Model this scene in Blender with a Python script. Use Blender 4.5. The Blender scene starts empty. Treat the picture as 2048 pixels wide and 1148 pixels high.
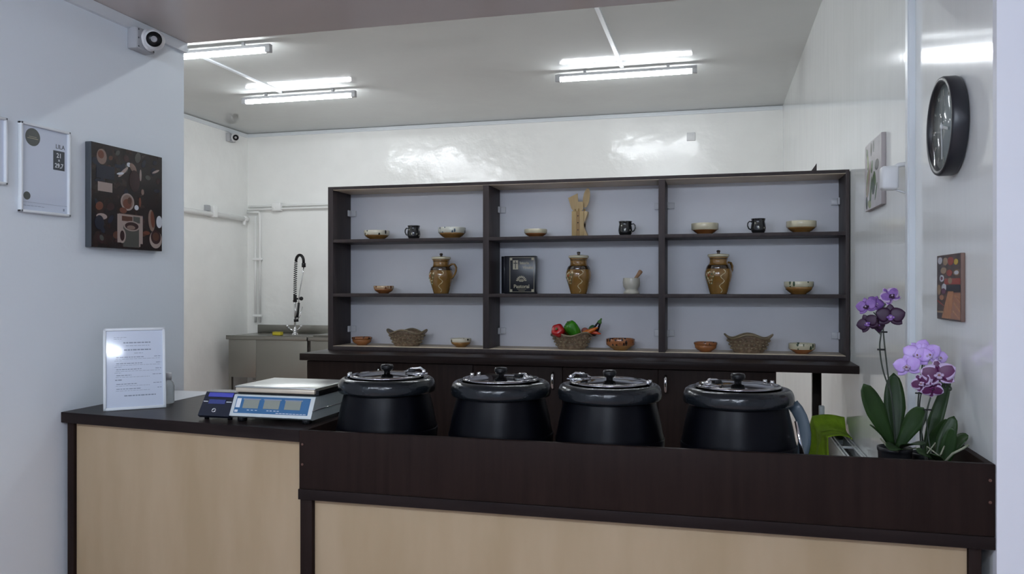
import bpy, bmesh, math, random
from mathutils import Vector, Matrix
PI = math.pi
random.seed(5)
C = bpy.context.scene.collection
sc = bpy.context.scene

# ------------------------------------------------------------------ camera, world, exposure
cam_data = bpy.data.cameras.new('camera')
cam = bpy.data.objects.new('camera', cam_data); C.objects.link(cam)
cam.location = (0, 0, 1.42)
cam.rotation_euler = (PI / 2, 0, 0.25)
cam_data.sensor_width = 36.0
cam_data.lens = 36.0 * 1590.8 / 2048
cam_data.clip_start = 0.05
sc.camera = cam
world = bpy.data.worlds.new('world'); sc.world = world
world.use_nodes = True
world.node_tree.nodes['Background'].inputs[0].default_value = (0.55, 0.68, 1.0, 1)
world.node_tree.nodes['Background'].inputs[1].default_value = 0.25
sc.view_settings.view_transform = 'Standard'
sc.view_settings.look = 'None'
sc.view_settings.gamma = 1.0
sc.view_settings.use_curve_mapping = False
sc.view_settings.exposure = 0.0
sc.cycles.use_denoising = True
sc.cycles.max_bounces = 10
sc.cycles.diffuse_bounces = 6
sc.cycles.glossy_bounces = 5
sc.cycles.sample_clamp_indirect = 6.0
sc.cycles.caustics_reflective = False
sc.cycles.caustics_refractive = False

# daylight entering through the shop window behind the camera
ld = bpy.data.lights.new('window_daylight', 'AREA')
ld.shape = 'RECTANGLE'; ld.size = 0.95; ld.size_y = 1.9
ld.energy = 9; ld.color = (0.55, 0.66, 1.0)
lo = bpy.data.objects.new('window_daylight', ld); C.objects.link(lo)
lo.location = (0.35, -3.62, 1.30); lo.rotation_euler = (PI / 2, 0, 0)

TUBE_BACK = 73.0      # radiance of the back room's tubes
TUBE_FRONT = 130.0     # radiance of the shop-side tubes

# ------------------------------------------------------------------ main dimensions (metres)
XL, XR = -2.288, 0.691            # shop-side left wall, right wall
YS, ZS = 3.065, 2.502             # far edge and underside of the lowered shop-side ceiling
XB, YB, ZC = -5.665, 8.815, 3.33  # back room: left wall, back wall, ceiling
YF, CT = 2.261, 0.969             # counter front and top
WY, WZ = 4.222, 1.030             # back counter front and top
SY, SD = 4.50, 0.25               # display shelf front and depth
SX0, SX1 = -2.328, 0.686

# ------------------------------------------------------------------ helpers
def lin(v):            # colours are linear RGB
    return tuple(v) + (1.0,)

def mat(name, col, rough=0.5, metal=0.0, spec=0.5, bump=0.0, bscale=20.0, bstretch=(1, 1, 1), var=0.0, vscale=5.0,
        vstretch=(1, 1, 1), col2=None, coat=0.0, coat_rough=0.1, emit=None, estr=0.0, trans=0.0, alpha=1.0, ior=1.45, gen=False):
    m = bpy.data.materials.new(name); m.use_nodes = True
    nt = m.node_tree; N = nt.nodes; L = nt.links
    b = N['Principled BSDF']
    c = lin(col)
    b.inputs['Base Color'].default_value = c
    b.inputs['Roughness'].default_value = rough
    b.inputs['Metallic'].default_value = metal
    b.inputs['Specular IOR Level'].default_value = spec
    b.inputs['IOR'].default_value = ior
    b.inputs['Coat Weight'].default_value = coat
    b.inputs['Coat Roughness'].default_value = coat_rough
    b.inputs['Transmission Weight'].default_value = trans
    b.inputs['Alpha'].default_value = alpha
    if emit:
        b.inputs['Emission Color'].default_value = lin(emit); b.inputs['Emission Strength'].default_value = estr
    tc = None
    def coords(stretch):
        nonlocal tc
        if tc is None: tc = N.new('ShaderNodeTexCoord')
        mp = N.new('ShaderNodeMapping'); mp.inputs['Scale'].default_value = stretch
        L.new(tc.outputs['Object'], mp.inputs[0]); return mp
    if var or col2:
        mp = coords(vstretch)
        n = N.new('ShaderNodeTexNoise'); n.inputs['Scale'].default_value = vscale; n.inputs['Detail'].default_value = 4
        L.new(mp.outputs[0], n.inputs['Vector'])
        r = N.new('ShaderNodeValToRGB'); L.new(n.outputs['Fac'], r.inputs[0])
        r.color_ramp.elements[0].position = 0.35; r.color_ramp.elements[1].position = 0.65
        c2 = lin(col2) if col2 else tuple(min(1, x * (1 + var)) for x in c[:3]) + (1,)
        c1 = c if col2 else tuple(x * (1 - var) for x in c[:3]) + (1,)
        r.color_ramp.elements[0].color = c1; r.color_ramp.elements[1].color = c2
        L.new(r.outputs[0], b.inputs['Base Color'])
    if bump:
        mp = coords(bstretch)
        n = N.new('ShaderNodeTexNoise'); n.inputs['Scale'].default_value = bscale; n.inputs['Detail'].default_value = 3
        L.new(mp.outputs[0], n.inputs['Vector'])
        bp = N.new('ShaderNodeBump'); bp.inputs['Strength'].default_value = bump; bp.inputs['Distance'].default_value = 0.01
        L.new(n.outputs['Fac'], bp.inputs['Height']); L.new(bp.outputs[0], b.inputs['Normal'])
    return m

class MB:
    """collects shapes into one mesh"""
    def __init__(s): s.bm = bmesh.new(); s.smooth = True
    def _mi(s, faces, mi):
        for f in faces: f.material_index = mi; f.smooth = s.smooth
    def box(s, x0, x1, y0, y1, z0, z1, mi=0, M=None):
        bm = s.bm; v = [bm.verts.new((x, y, z)) for z in (z0, z1) for y in (y0, y1) for x in (x0, x1)]
        if M is not None:
            for q in v: q.co = M @ q.co
        F = [(0, 2, 3, 1), (4, 5, 7, 6), (0, 1, 5, 4), (2, 6, 7, 3), (0, 4, 6, 2), (1, 3, 7, 5)]
        fs = [bm.faces.new([v[i] for i in f]) for f in F]
        for f in fs: f.material_index = mi; f.smooth = False
        return s
    def bbox(s, x0, x1, y0, y1, z0, z1, r=0.003, mi=0, M=None, seg=2):
        b2 = bmesh.new(); t = MB.__new__(MB); t.bm = b2; t.smooth = True
        MB.box(t, x0, x1, y0, y1, z0, z1, mi)
        bmesh.ops.bevel(b2, geom=list(b2.edges), offset=r, segments=seg, profile=0.5, affect='EDGES')
        for f in b2.faces: f.material_index = mi; f.smooth = True
        s.merge(b2, M); return s
    def merge(s, b2, M=None):
        mp = {}
        for v in b2.verts: mp[v] = s.bm.verts.new((M @ v.co) if M is not None else v.co)
        for f in b2.faces:
            try: nf = s.bm.faces.new([mp[v] for v in f.verts])
            except ValueError: continue
            nf.material_index = f.material_index; nf.smooth = f.smooth
        b2.free()
    def lathe(s, prof, n=40, mi=0, M=None, fn=None, close=True, mis=None):
        bm = s.bm; rings = []
        for (r, z) in prof:
            if r <= 1e-6:
                p = Vector((0, 0, z)); rings.append([bm.verts.new((M @ p) if M is not None else p)])
            else:
                ring = []
                for k in range(n):
                    a = 2 * PI * k / n; p = Vector((r * math.cos(a), r * math.sin(a), z))
                    if fn: p = fn(p, a, r, z)
                    ring.append(bm.verts.new((M @ p) if M is not None else p))
                rings.append(ring)
        for i in range(len(rings) - 1):
            A, B = rings[i], rings[i + 1]; m_i = mis[i] if mis else mi
            for k in range(n):
                k2 = (k + 1) % n
                if len(A) == 1 and len(B) == 1: continue
                if len(A) == 1: f = bm.faces.new((A[0], B[k2], B[k]))
                elif len(B) == 1: f = bm.faces.new((A[k], A[k2], B[0]))
                else: f = bm.faces.new((A[k], A[k2], B[k2], B[k]))
                f.material_index = m_i; f.smooth = True
        return s
    def cyl(s, p0, p1, r, n=16, mi=0, r2=None):
        p0, p1 = Vector(p0), Vector(p1); d = p1 - p0; q = d.to_track_quat('Z', 'Y').to_matrix().to_4x4()
        M = Matrix.Translation(p0) @ q; L = d.length; r2 = r if r2 is None else r2
        e = min(r, r2) * 0.12
        s.lathe([(0, 0), (r - e, 0), (r, e), (r2, L - e), (r2 - e, L), (0, L)], n, mi, M); return s
    def ball(s, c, r, n=20, mi=0, sc_=(1, 1, 1), R=None):
        prof = [(r * math.sin(PI * i / (n // 2)), -r * math.cos(PI * i / (n // 2))) for i in range(n // 2 + 1)]
        prof[0] = (0, -r); prof[-1] = (0, r)
        M = Matrix.Translation(Vector(c)) @ (R.to_4x4() if R is not None else Matrix.Identity(4)) @ Matrix.Diagonal((*sc_, 1))
        s.lathe(prof, n, mi, M); return s
    def tube(s, pts, r, n=10, mi=0, flat=None, closed=False):
        """sweep a circle (or a flat ellipse) along points; r may be a list"""
        P = [Vector(p) for p in pts]; bm = s.bm; rings = []; up = Vector((0, 0, 1)); last = None
        for i, p in enumerate(P):
            if closed: t = P[(i + 1) % len(P)] - P[i - 1]
            else: t = P[min(i + 1, len(P) - 1)] - P[max(i - 1, 0)]
            if t.length < 1e-9: t = Vector((0, 0, 1))
            t.normalize()
            if last is None:
                a = up if abs(t.dot(up)) < 0.95 else Vector((1, 0, 0))
                u = t.cross(a).normalized()
            else:
                u = (last - t * last.dot(t));
                u = u.normalized() if u.length > 1e-6 else t.orthogonal().normalized()
            last = u; w = t.cross(u)
            rr = r[i] if isinstance(r, (list, tuple)) else r
            fu, fw = flat or (1, 1)
            rings.append([bm.verts.new(p + u * rr * fu * math.cos(2 * PI * k / n) + w * rr * fw * math.sin(2 * PI * k / n)) for k in range(n)])
        m = len(rings)
        for i in range(m if closed else m - 1):
            A, B = rings[i], rings[(i + 1) % m]
            for k in range(n):
                f = bm.faces.new((A[k], A[(k + 1) % n], B[(k + 1) % n], B[k])); f.material_index = mi; f.smooth = True
        if not closed:
            for R_, rev in ((rings[0], True), (rings[-1], False)):
                f = bm.faces.new(list(reversed(R_)) if rev else R_); f.material_index = mi
        return s
    def prism(s, pts, h0, h1, mi=0, M=None, smooth=False):
        """2-D outline (x,y) extruded between z=h0 and z=h1"""
        bm = s.bm
        def V(x, y, z):
            p = Vector((x, y, z)); return bm.verts.new((M @ p) if M is not None else p)
        a = [V(x, y, h0) for x, y in pts]; b = [V(x, y, h1) for x, y in pts]; n = len(pts)
        fs = [bm.faces.new(list(reversed(a))), bm.faces.new(b)]
        for k in range(n): fs.append(bm.faces.new((a[k], a[(k + 1) % n], b[(k + 1) % n], b[k])))
        for i, f in enumerate(fs): f.material_index = mi; f.smooth = smooth and i > 1
        return s
    def build(s, name, mats, parent=None, loc=(0, 0, 0), rot=(0, 0, 0), weld=False):
        if weld: bmesh.ops.remove_doubles(s.bm, verts=list(s.bm.verts), dist=1e-5)
        bmesh.ops.recalc_face_normals(s.bm, faces=list(s.bm.faces))
        me = bpy.data.meshes.new(name); s.bm.to_mesh(me); s.bm.free()
        for m in (mats if isinstance(mats, (list, tuple)) else [mats]): me.materials.append(m)
        o = bpy.data.objects.new(name, me); C.objects.link(o)
        o.location = loc; o.rotation_euler = rot
        if parent is not None: o.parent = parent
        return o

def tag(o, label=None, cat=None, group=None, kind=None):
    if label: o['label'] = label
    if cat: o['category'] = cat
    if group: o['group'] = group
    if kind: o['kind'] = kind
    return o
def thing(name, loc, label, cat, rotz=0, group=None):
    o = bpy.data.objects.new(name, None); C.objects.link(o); o.location = loc; o.rotation_euler = (0, 0, rotz)
    o.empty_display_size = 0.05
    return tag(o, label, cat, group)
def copy_tree(o, parent=None):
    c = o.copy(); C.objects.link(c)
    if parent is not None: c.parent = parent
    for ch in list(o.children): copy_tree(ch, c)
    return c
def text_bm(body, size, depth=0.0004, align='CENTER', bold=0.0):
    cu = bpy.data.curves.new('t', 'FONT'); cu.body = body; cu.size = size; cu.extrude = depth; cu.align_x = align; cu.resolution_u = 3
    cu.offset = bold
    o = bpy.data.objects.new('t', cu); C.objects.link(o)
    dg = bpy.context.evaluated_depsgraph_get(); dg.update()
    me = bpy.data.meshes.new_from_object(o.evaluated_get(dg))
    b = bmesh.new(); b.from_mesh(me)
    for f in b.faces: f.smooth = False
    bpy.data.objects.remove(o); bpy.data.meshes.remove(me); bpy.data.curves.remove(cu)
    return b

# ------------------------------------------------------------------ materials
M = {}
M['wall_shop'] = mat('shop_wall_paint', (0.755, 0.815, 0.86), 0.55, bump=0.05, bscale=60)
M['wall_gloss'] = mat('gloss_wall_paint', (0.86, 0.87, 0.85), 0.17, spec=0.5, bump=0.7, bscale=6, var=0.02, vscale=3)
M['wall_gloss_r'] = mat('gloss_wall_paint_right', (0.80, 0.825, 0.82), 0.10, spec=0.6, bump=0.07, bscale=10, bstretch=(1, 1.2, 0.12), var=0.02, vscale=3)
M['partition'] = mat('partition_paint', (0.76, 0.78, 0.83), 0.6)
M['ceil_back'] = mat('gloss_ceiling_paint', (0.475, 0.49, 0.475), 0.07, spec=0.35, bump=0.06, bscale=9, var=0.02, vscale=2)
M['ceil_shop'] = mat('shop_ceiling_panel', (0.61, 0.555, 0.525), 0.22, bump=0.03, bscale=4)
M['floor'] = mat('terracotta_floor', (0.60, 0.46, 0.42), 0.35, var=0.15, vscale=6)
M['wenge'] = mat('wenge_laminate', (0.0145, 0.0086, 0.0072), 0.5, spec=0.10, col2=(0.020, 0.012, 0.010), vscale=9, vstretch=(5, 5, 0.35), bump=0.03, bscale=60, bstretch=(3, 3, 0.2))
M['wenge_top'] = mat('wenge_worktop', (0.016, 0.0115, 0.011), 0.32, ior=1.2, spec=0.3, col2=(0.022, 0.016, 0.015), vscale=6, vstretch=(0.5, 6, 6), bump=0.02, bscale=50)
M['wenge_shelf'] = mat('wenge_shelf', (0.046, 0.038, 0.040), 0.45, spec=0.15, col2=(0.058, 0.047, 0.047), vscale=9, vstretch=(4, 4, 0.5))
M['birch'] = mat('birch_panel', (0.38, 0.285, 0.175), 0.5, spec=0.12, col2=(0.43, 0.33, 0.215), vscale=3.2, vstretch=(2.2, 2.2, 0.5), bump=0.01, bscale=40)
M['birch_in'] = mat('birch_inside', (0.58, 0.49, 0.38), 0.5, var=0.06, vscale=8)
M['backboard'] = mat('shelf_backboard', (0.74, 0.745, 0.79), 0.45, var=0.02, vscale=4)
M['white_pl'] = mat('white_plastic', (0.72, 0.73, 0.74), 0.35)
M['duct'] = mat('cable_trunking', (0.70, 0.74, 0.77), 0.35)
M['pipe'] = mat('painted_pipe', (0.84, 0.85, 0.84), 0.3)
M['grey_box'] = mat('junction_box_grey', (0.42, 0.43, 0.45), 0.5)
M['black'] = mat('black_plastic', (0.008, 0.008, 0.009), 0.25, spec=0.3)
M['satin_black'] = mat('satin_black_enamel', (0.0016, 0.0018, 0.0034), 0.33, spec=0.14)
M['rim_black'] = mat('kettle_rim_plastic', (0.008, 0.010, 0.0125), 0.18, spec=0.42, bump=0.16, bscale=34)
M['chrome'] = mat('polished_steel', (0.62, 0.62, 0.64), 0.10, metal=1.0)
M['lid_steel'] = mat('steel_lid', (0.33, 0.32, 0.325), 0.07, metal=1.0, bump=0.05, bscale=9)
M['steel'] = mat('brushed_stainless', (0.27, 0.265, 0.245), 0.30, metal=1.0, bump=0.05, bscale=4, bstretch=(8, 1, 1))
M['steel_top'] = mat('steel_tray', (0.55, 0.56, 0.54), 0.30, metal=0.85, bump=0.05, bscale=8)
M['glass'] = mat('clear_glass', (1, 1, 1), 0.02, trans=1.0, alpha=0.25, ior=1.45)
M['frame_white'] = mat('white_lacquer_frame', (0.74, 0.78, 0.80), 0.3)
M['paper'] = mat('print_paper', (0.62, 0.68, 0.78), 0.07, spec=0.6)
M['paper_matt'] = mat('white_paper', (0.75, 0.77, 0.80), 0.6)
M['ink'] = mat('dark_ink', (0.06, 0.07, 0.08), 0.3)
M['ink_soft'] = mat('grey_ink', (0.22, 0.26, 0.33), 0.3)
M['ink_white'] = mat('white_ink', (0.7, 0.73, 0.75), 0.4)
M['taupe'] = mat('taupe_ink', (0.10, 0.11, 0.10), 0.3)

def struct(name, mb, m, **k): return tag(mb.build(name, m, **k), kind='structure')

# ------------------------------------------------------------------ the room
b = MB(); b.box(-8, 4, -5, 10, -0.1, 0.0); struct('floor', b, M['floor'])
b = MB(); b.box(XB - 0.15, XR + 0.15, YS - 0.05, YB + 0.15, ZC, ZC + 0.1); struct('ceiling', b, M['ceil_back'])
b = MB(); b.box(XL - 0.05, 2.7, -3.4, YS, ZS, ZS + 0.06); struct('ceiling', b, M['ceil_shop'])
b = MB(); b.box(XL, XR, YS - 0.12, YS, ZS + 0.06, ZC); struct('wall_upper', b, M['wall_gloss'])
b = MB(); b.box(XL - 0.14, XL, -3.4, YS, 0, ZC); struct('wall_left', b, M['wall_shop'])
b = MB(); b.box(XB, XL - 0.14, YS - 0.14, YS, 0, ZC); struct('wall_left_return', b, M['wall_gloss'])
b = MB(); b.box(XB - 0.15, XB, YS - 0.14, YB, 0, ZC); struct('wall_left_back', b, M['wall_gloss'])
b = MB(); b.box(XB - 0.15, XR + 0.15, YB, YB + 0.15, 0, ZC); struct('wall_back', b, M['wall_gloss'])
b = MB(); b.box(XR, XR + 0.15, 2.285, YB, 0, ZC); struct('wall_right', b, M['wall_gloss_r'])
b = MB(); b.box(XR, 2.7, 2.255, 2.285, 0, ZS + 0.06); struct('wall_partition', b, M['partition'])
b = MB(); b.box(2.6, 2.75, -3.4, 2.255, 0, ZS + 0.06); struct('wall_right_shop', b, M['wall_shop'])
b = MB()
for q in ((-2.43, -0.85, 0, ZS), (1.55, 2.75, 0, ZS), (-0.85, 1.55, 0, 0.75), (-0.85, 1.55, 2.32, ZS)):
    b.box(q[0], q[1], -3.5, -3.35, q[2], q[3])
struct('wall_front', b, M['wall_shop'])
b = MB()
for x in (-0.85, -0.05, 0.73, 1.50): b.box(x, x + 0.05, -3.46, -3.40, 0.75, 2.32)
for z in (0.75, 2.27): b.box(-0.85, 1.55, -3.46, -3.40, z, z + 0.05)
win = struct('window_1', b, M['white_pl'])
# cable trunking where wall meets ceiling, and across the ceiling to the lamps
b = MB(); b.box(XL, XL + 0.018, -3.3, YS, ZS - 0.043, ZS - 0.001); struct('trim_1', b, M['duct'])
b = MB(); b.box(XB, XR - 0.002, YB - 0.022, YB, ZC - 0.045, ZC - 0.004); b.box(XB, XR - 0.002, YB - 0.03, YB - 0.022, ZC - 0.02, ZC - 0.012); struct('trim_2', b, M['duct'])
b = MB(); b.box(XB, XB + 0.022, YS, YB - 0.02, ZC - 0.05, ZC - 0.008); struct('trim_3', b, M['duct'])
b = MB(); b.box(-0.795, -0.765, YS + 0.02, 6.92, ZC - 0.014, ZC); struct('trim_4', b, M['duct'])
b = MB(); b.box(-4.125, -4.095, YS + 0.02, 6.98, ZC - 0.014, ZC); struct('trim_5', b, M['duct'])
b = MB(); b.box(XR - 0.020, XR, 3.10, 3.15, 0, ZC - 0.01); b.box(XR - 0.024, XR - 0.02, 3.108, 3.142, 0, ZC - 0.01); struct('trim_6', b, M['duct'])

# ------------------------------------------------------------------ tube lamps
M['tube'] = mat('lit_tube', (0.9, 0.95, 0.93), 0.4, emit=(0.94, 0.985, 1.03), estr=TUBE_BACK)
M['tube_front'] = mat('lit_tube_shop', (0.9, 0.93, 1.0), 0.4, emit=(0.80, 0.90, 1.05), estr=TUBE_FRONT)
def tube_lamp(x, y, z, label, m, group=None, along='x', zc=ZC, L=1.2):
    t = thing('tube_lamp', (x, y, z), label, 'lamp', 0 if along == 'x' else PI / 2, group)
    b = MB(); b.bbox(-L / 2, L / 2, -0.024, 0.024, -0.012, 0.014, 0.003); b.build('housing', M['grey_box'], t)
    b = MB(); b.cyl((-L / 2 + 0.035, 0, -0.028), (L / 2 - 0.035, 0, -0.028), 0.021, 20); b.build('tube', m, t)
    for s in (-1, 1):
        b = MB(); b.bbox(s * L / 2 - 0.02 * (s > 0) - 0.022, s * L / 2 + 0.022 - 0.02 * (s > 0), -0.022, 0.022, -0.05, 0.012, 0.004); b.build('end_cap', M['grey_box'], t)
    for s in (-1, 1):
        b = MB(); b.box(s * L * 0.3 - 0.012, s * L * 0.3 + 0.012, -0.01, 0.01, 0.012, zc - z); b.build('bracket', M['grey_box'], t)
    return t
tube_lamp(-0.75, 6.93, 3.285, 'lit fluorescent tube lamp on the right half of the back room ceiling', M['tube'])
tube_lamp(-3.93, 7.0, 3.285, 'lit fluorescent tube lamp on the back room ceiling, the middle one of three', M['tube'])
tube_lamp(-3.93, 5.50, 3.285, 'lit fluorescent tube lamp partly hidden by the left wall edge, nearest of three', M['tube'])
tube_lamp(-0.75, 4.25, 3.285, 'lit fluorescent tube lamp above the display shelf, out of the photo at the top', M['tube'])
tube_lamp(-3.93, 4.0, 3.285, 'added unseen tube lamp brightening the back room from behind the left wall', M['tube'])  # added lamp, never in view; lifts the light on the back room walls
for (x, y) in ((-1.55, -0.35), (0.03, -0.35), (-0.2, -2.2)):
    tube_lamp(x, y, ZS - 0.045, {(-1.55, -0.35): 'shop side ceiling tube lamp near the left wall', (0.03, -0.35): 'shop side ceiling tube lamp near the right wall', (-0.2, -2.2): 'shop side ceiling tube lamp near the entrance'}[(x, y)], M['tube_front'], zc=ZS)

# ------------------------------------------------------------------ front counter
t = thing('serving_counter', (-0.8, YF, 0), 'dark wood serving counter with pale birch front panels, raised left part and sunken kettle tray', 'counter')
ox, oy = 0.8, -YF
def cb(x0, x1, y0, y1, z0, z1, name, m, r=0.0015):
    b = MB(); b.bbox(x0 + ox, x1 + ox, y0 + oy, y1 + oy, z0, z1, r); return b.build(name, m, t)
SKEW = 0.1145                        # the raised part stands at a slight angle
def skew(xa, xb, off, depth, z0, z1, name, m):
    b = MB(); f = lambda x: YF + (-1.269 - x) * SKEW + off
    yb = (lambda x: 2.99) if depth is None else (lambda x: f(x) + depth)
    b.prism([(xa + ox, f(xa) + oy), (xb + ox, f(xb) + oy), (xb + ox, yb(xb) + oy), (xa + ox, yb(xa) + oy)], z0, z1)
    o = b.build(name, m, t); md = o.modifiers.new('soft_edge', 'BEVEL'); md.width = 0.0018; md.segments = 2; return o
skew(XL + 0.001, -1.269, 0.0, None, 0.931, CT, 'worktop', M['wenge_top'])
cb(-1.269, XR - 0.001, YF, YF + 0.018, 0.785, CT, 'front_board', M['wenge'])
cb(XR - 0.020, XR - 0.001, YF + 0.019, 2.66, 0.785, CT, 'side_board', M['wenge'])
cb(-1.268, -1.250, YF + 0.019, 2.70, 0.785, CT, 'side_board', M['wenge'])
cb(-1.273, XR - 0.001, YF - 0.001, 2.72, 0.751, 0.784, 'kettle_shelf', M['wenge_top'])
skew(-2.266, -2.235, 0.010, None, 0.0, 0.930, 'end_panel', M['wenge'])
cb(-1.269, -1.228, YF + 0.006, 2.70, 0.0, 0.750, 'end_panel', M['wenge'])
cb(0.632, 0.662, YF + 0.012, 2.70, 0.0, 0.750, 'end_panel', M['wenge'])
skew(-2.234, -1.270, 0.022, 0.016, 0.06, 0.930, 'front_panel', M['birch'])
cb(-1.227, 0.631, YF + 0.022, YF + 0.038, 0.06, 0.750, 'front_panel', M['birch'])
M['screw'] = mat('copper_screw_cap', (0.10, 0.045, 0.03), 0.4)
for (x, z) in ((-1.258, 0.925), (-1.258, 0.862), (0.678, 0.928), (0.678, 0.872)):
    b = MB(); b.cyl((x + ox, 0.002, z), (x + ox, -0.0015, z), 0.004, 12); b.build('screw', M['screw'], t)

# ------------------------------------------------------------------ back counter
t = thing('back_counter', (-1.0, WY, 0), 'dark wood back counter with long worktop under the display shelf', 'counter')
ox, oy = 1.0, -WY
cb(-2.368, XR - 0.002, WY, 4.86, WZ - 0.040, WZ, 'worktop', M['wenge_top'], 0.002)
cb(-2.335, 0.302, WY + 0.045, 4.84, 0.0, WZ - 0.041, 'carcass', M['wenge'])
cb(0.536, 0.583, 4.790, 4.838, 0.0, WZ - 0.041, 'post', M['wenge'])
edges = [-2.333, -1.83, -1.31, -0.802, -0.290, 0.300]
hx = [-1.87, -1.79, -0.854, -0.749, -0.251]
for i in range(5):
    d = cb(edges[i] + 0.002, edges[i + 1] - 0.002, WY + 0.026, WY + 0.044, 0.08, WZ - 0.045, 'door', M['wenge'])
    b = MB(); x = hx[i] + ox; y0 = 0.026
    b.tube([(x, y0, 0.955), (x, y0 - 0.018, 0.950), (x, y0 - 0.026, 0.935), (x, y0 - 0.028, 0.91), (x, y0 - 0.026, 0.885), (x, y0 - 0.018, 0.868), (x, y0, 0.862)], 0.0055, 10, flat=(1.3, 0.6))
    h = b.build('handle', M['chrome'], d)

# ------------------------------------------------------------------ display shelf
t = thing('display_shelf', (-0.82, SY, WZ), 'three-bay dark wood display shelf with pale backboard standing on the back counter', 'shelf')
ox, oy = 0.82, -SY
Z0, Z1, Z2, ZT = 1.056, 1.380, 1.714, 2.040   # upper faces of bottom board, second, third; top of the unit
def sb(x0, x1, y0, y1, z0, z1, name, m, r=0.001):
    b = MB(); b.bbox(x0 + ox, x1 + ox, y0 + oy, y1 + oy, z0 - WZ, z1 - WZ, r); return b.build(name, m, t)
sb(SX0, SX0 + 0.034, SY, SY + SD, WZ, ZT, 'side_panel', M['wenge_shelf'])
sb(SX1 - 0.018, SX1, SY, SY + SD, WZ, ZT, 'side_panel', M['wenge_shelf'])
D1, D2 = (-1.326, -1.290), (-0.306, -0.270)
sb(D1[0], D1[1], SY, SY + SD, WZ + 0.026, ZT - 0.02, 'divider', M['wenge_shelf'])
sb(D2[0], D2[1], SY, SY + SD, WZ + 0.026, ZT - 0.02, 'divider', M['wenge_shelf'])
sb(SX0 + 0.034, SX1 - 0.018, SY, SY + SD, ZT - 0.018, ZT, 'top_board', M['wenge_shelf'])
sb(SX0 + 0.034, SX1 - 0.018, SY + 0.002, SY + SD, ZT - 0.021, ZT - 0.018, 'top_lining', M['birch_in'], 0.0005)
sb(SX0 + 0.034, SX1 - 0.018, SY, SY + SD, WZ, Z0 - 0.002, 'bottom_board', M['wenge_shelf'])
sb(SX0 + 0.034, SX1 - 0.018, SY + 0.001, SY + SD, Z0 - 0.002, Z0, 'bottom_lining', M['birch_in'], 0.0005)
bays = [(SX0 + 0.034, D1[0]), (D1[1], D2[0]), (D2[1], SX1 - 0.018)]
for (a, c) in bays:
    for z in (Z1, Z2): sb(a, c, SY + 0.002, SY + SD, z - 0.020, z, 'shelf_board', M['wenge_shelf'])
sb(SX0 + 0.002, SX1 - 0.002, SY + SD, SY + SD + 0.004, WZ, ZT - 0.002, 'backboard', M['backboard'], 0.0005)
M['clip'] = mat('clear_white_bracket', (0.60, 0.61, 0.64), 0.3)
for (a, c) in bays:
    for z in (1.895, 1.150):
        for s, x in ((1, a), (-1, c)):
            b = MB(); x += ox
            b.bbox(min(x, x + s * 0.040), max(x, x + s * 0.040), SD - 0.014, SD - 0.001, z - 0.019 - WZ, z + 0.019 - WZ, 0.002)
            b.bbox(min(x, x + s * 0.010), max(x, x + s * 0.010), SD - 0.050, SD - 0.014, z - 0.019 - WZ, z + 0.019 - WZ, 0.002)
            b.build('bracket', M['clip'], t)
b = MB(); b.prism([(0, 0), (0.045, 0), (0.045, 0.065)], 0, 0.018, M=Matrix.Rotation(PI / 2, 4, 'X'))
tag(b.build('wooden_wedge', M['wenge_shelf'], loc=(0.50, SY + 0.20, ZT)), 'small dark triangular wedge standing on top of the display shelf, right end', 'wedge')

# ------------------------------------------------------------------ pottery
M['honey'] = mat('honey_glaze', (0.24, 0.115, 0.030), 0.16, spec=0.6, col2=(0.31, 0.16, 0.045), vscale=14, coat=0.4)
M['honey_d'] = mat('orange_glaze', (0.25, 0.085, 0.025), 0.2, spec=0.6, col2=(0.33, 0.13, 0.04), vscale=14, coat=0.3)
M['jug_gl'] = mat('jug_glaze', (0.19, 0.095, 0.022), 0.10, spec=0.6, col2=(0.29, 0.16, 0.045), vscale=9, coat=0.6)
M['jug_dark'] = mat('jug_dark_band', (0.035, 0.018, 0.008), 0.10, spec=0.6, coat=0.6)
M['cream'] = mat('cream_glaze', (0.60, 0.55, 0.40), 0.2, var=0.06, vscale=20, coat=0.4)
M['blackpot'] = mat('black_glaze', (0.014, 0.014, 0.015), 0.12, spec=0.6, coat=0.5)
M['green_gl'] = mat('green_glaze', (0.05, 0.12, 0.05), 0.2)
M['red_gl'] = mat('red_glaze', (0.35, 0.07, 0.03), 0.2)
def drip_mat(name, base, dark, scale, thr):
    m = mat(name, base, 0.2, coat=0.4); nt = m.node_tree; N = nt.nodes; L = nt.links
    tc = N.new('ShaderNodeTexCoord'); mp = N.new('ShaderNodeMapping'); mp.inputs['Scale'].default_value = (1, 1, 0.45)
    n = N.new('ShaderNodeTexVoronoi'); n.inputs['Scale'].default_value = scale
    r = N.new('ShaderNodeValToRGB'); r.color_ramp.elements[0].position = thr; r.color_ramp.elements[1].position = thr + 0.05
    r.color_ramp.elements[0].color = lin(dark); r.color_ramp.elements[1].color = lin(base)
    L.new(tc.outputs['Object'], mp.inputs[0]); L.new(mp.outputs[0], n.inputs['Vector']); L.new(n.outputs['Distance'], r.inputs[0])
    L.new(r.outputs[0], N['Principled BSDF'].inputs['Base Color']); return m
M['rim_black_drip'] = drip_mat('cream_rim_black_marks', (0.66, 0.62, 0.50), (0.02, 0.02, 0.02), 38, 0.22)
M['rim_blue_drip'] = drip_mat('cream_rim_blue_marks', (0.62, 0.62, 0.54), (0.06, 0.10, 0.14), 48, 0.24)
M['rim_brown_drip'] = drip_mat('tan_rim_brown_marks', (0.52, 0.36, 0.22), (0.16, 0.05, 0.02), 46, 0.32)
M['rim_dark_drip'] = drip_mat('brown_rim_dark_marks', (0.30, 0.11, 0.04), (0.03, 0.012, 0.008), 50, 0.34)
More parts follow.
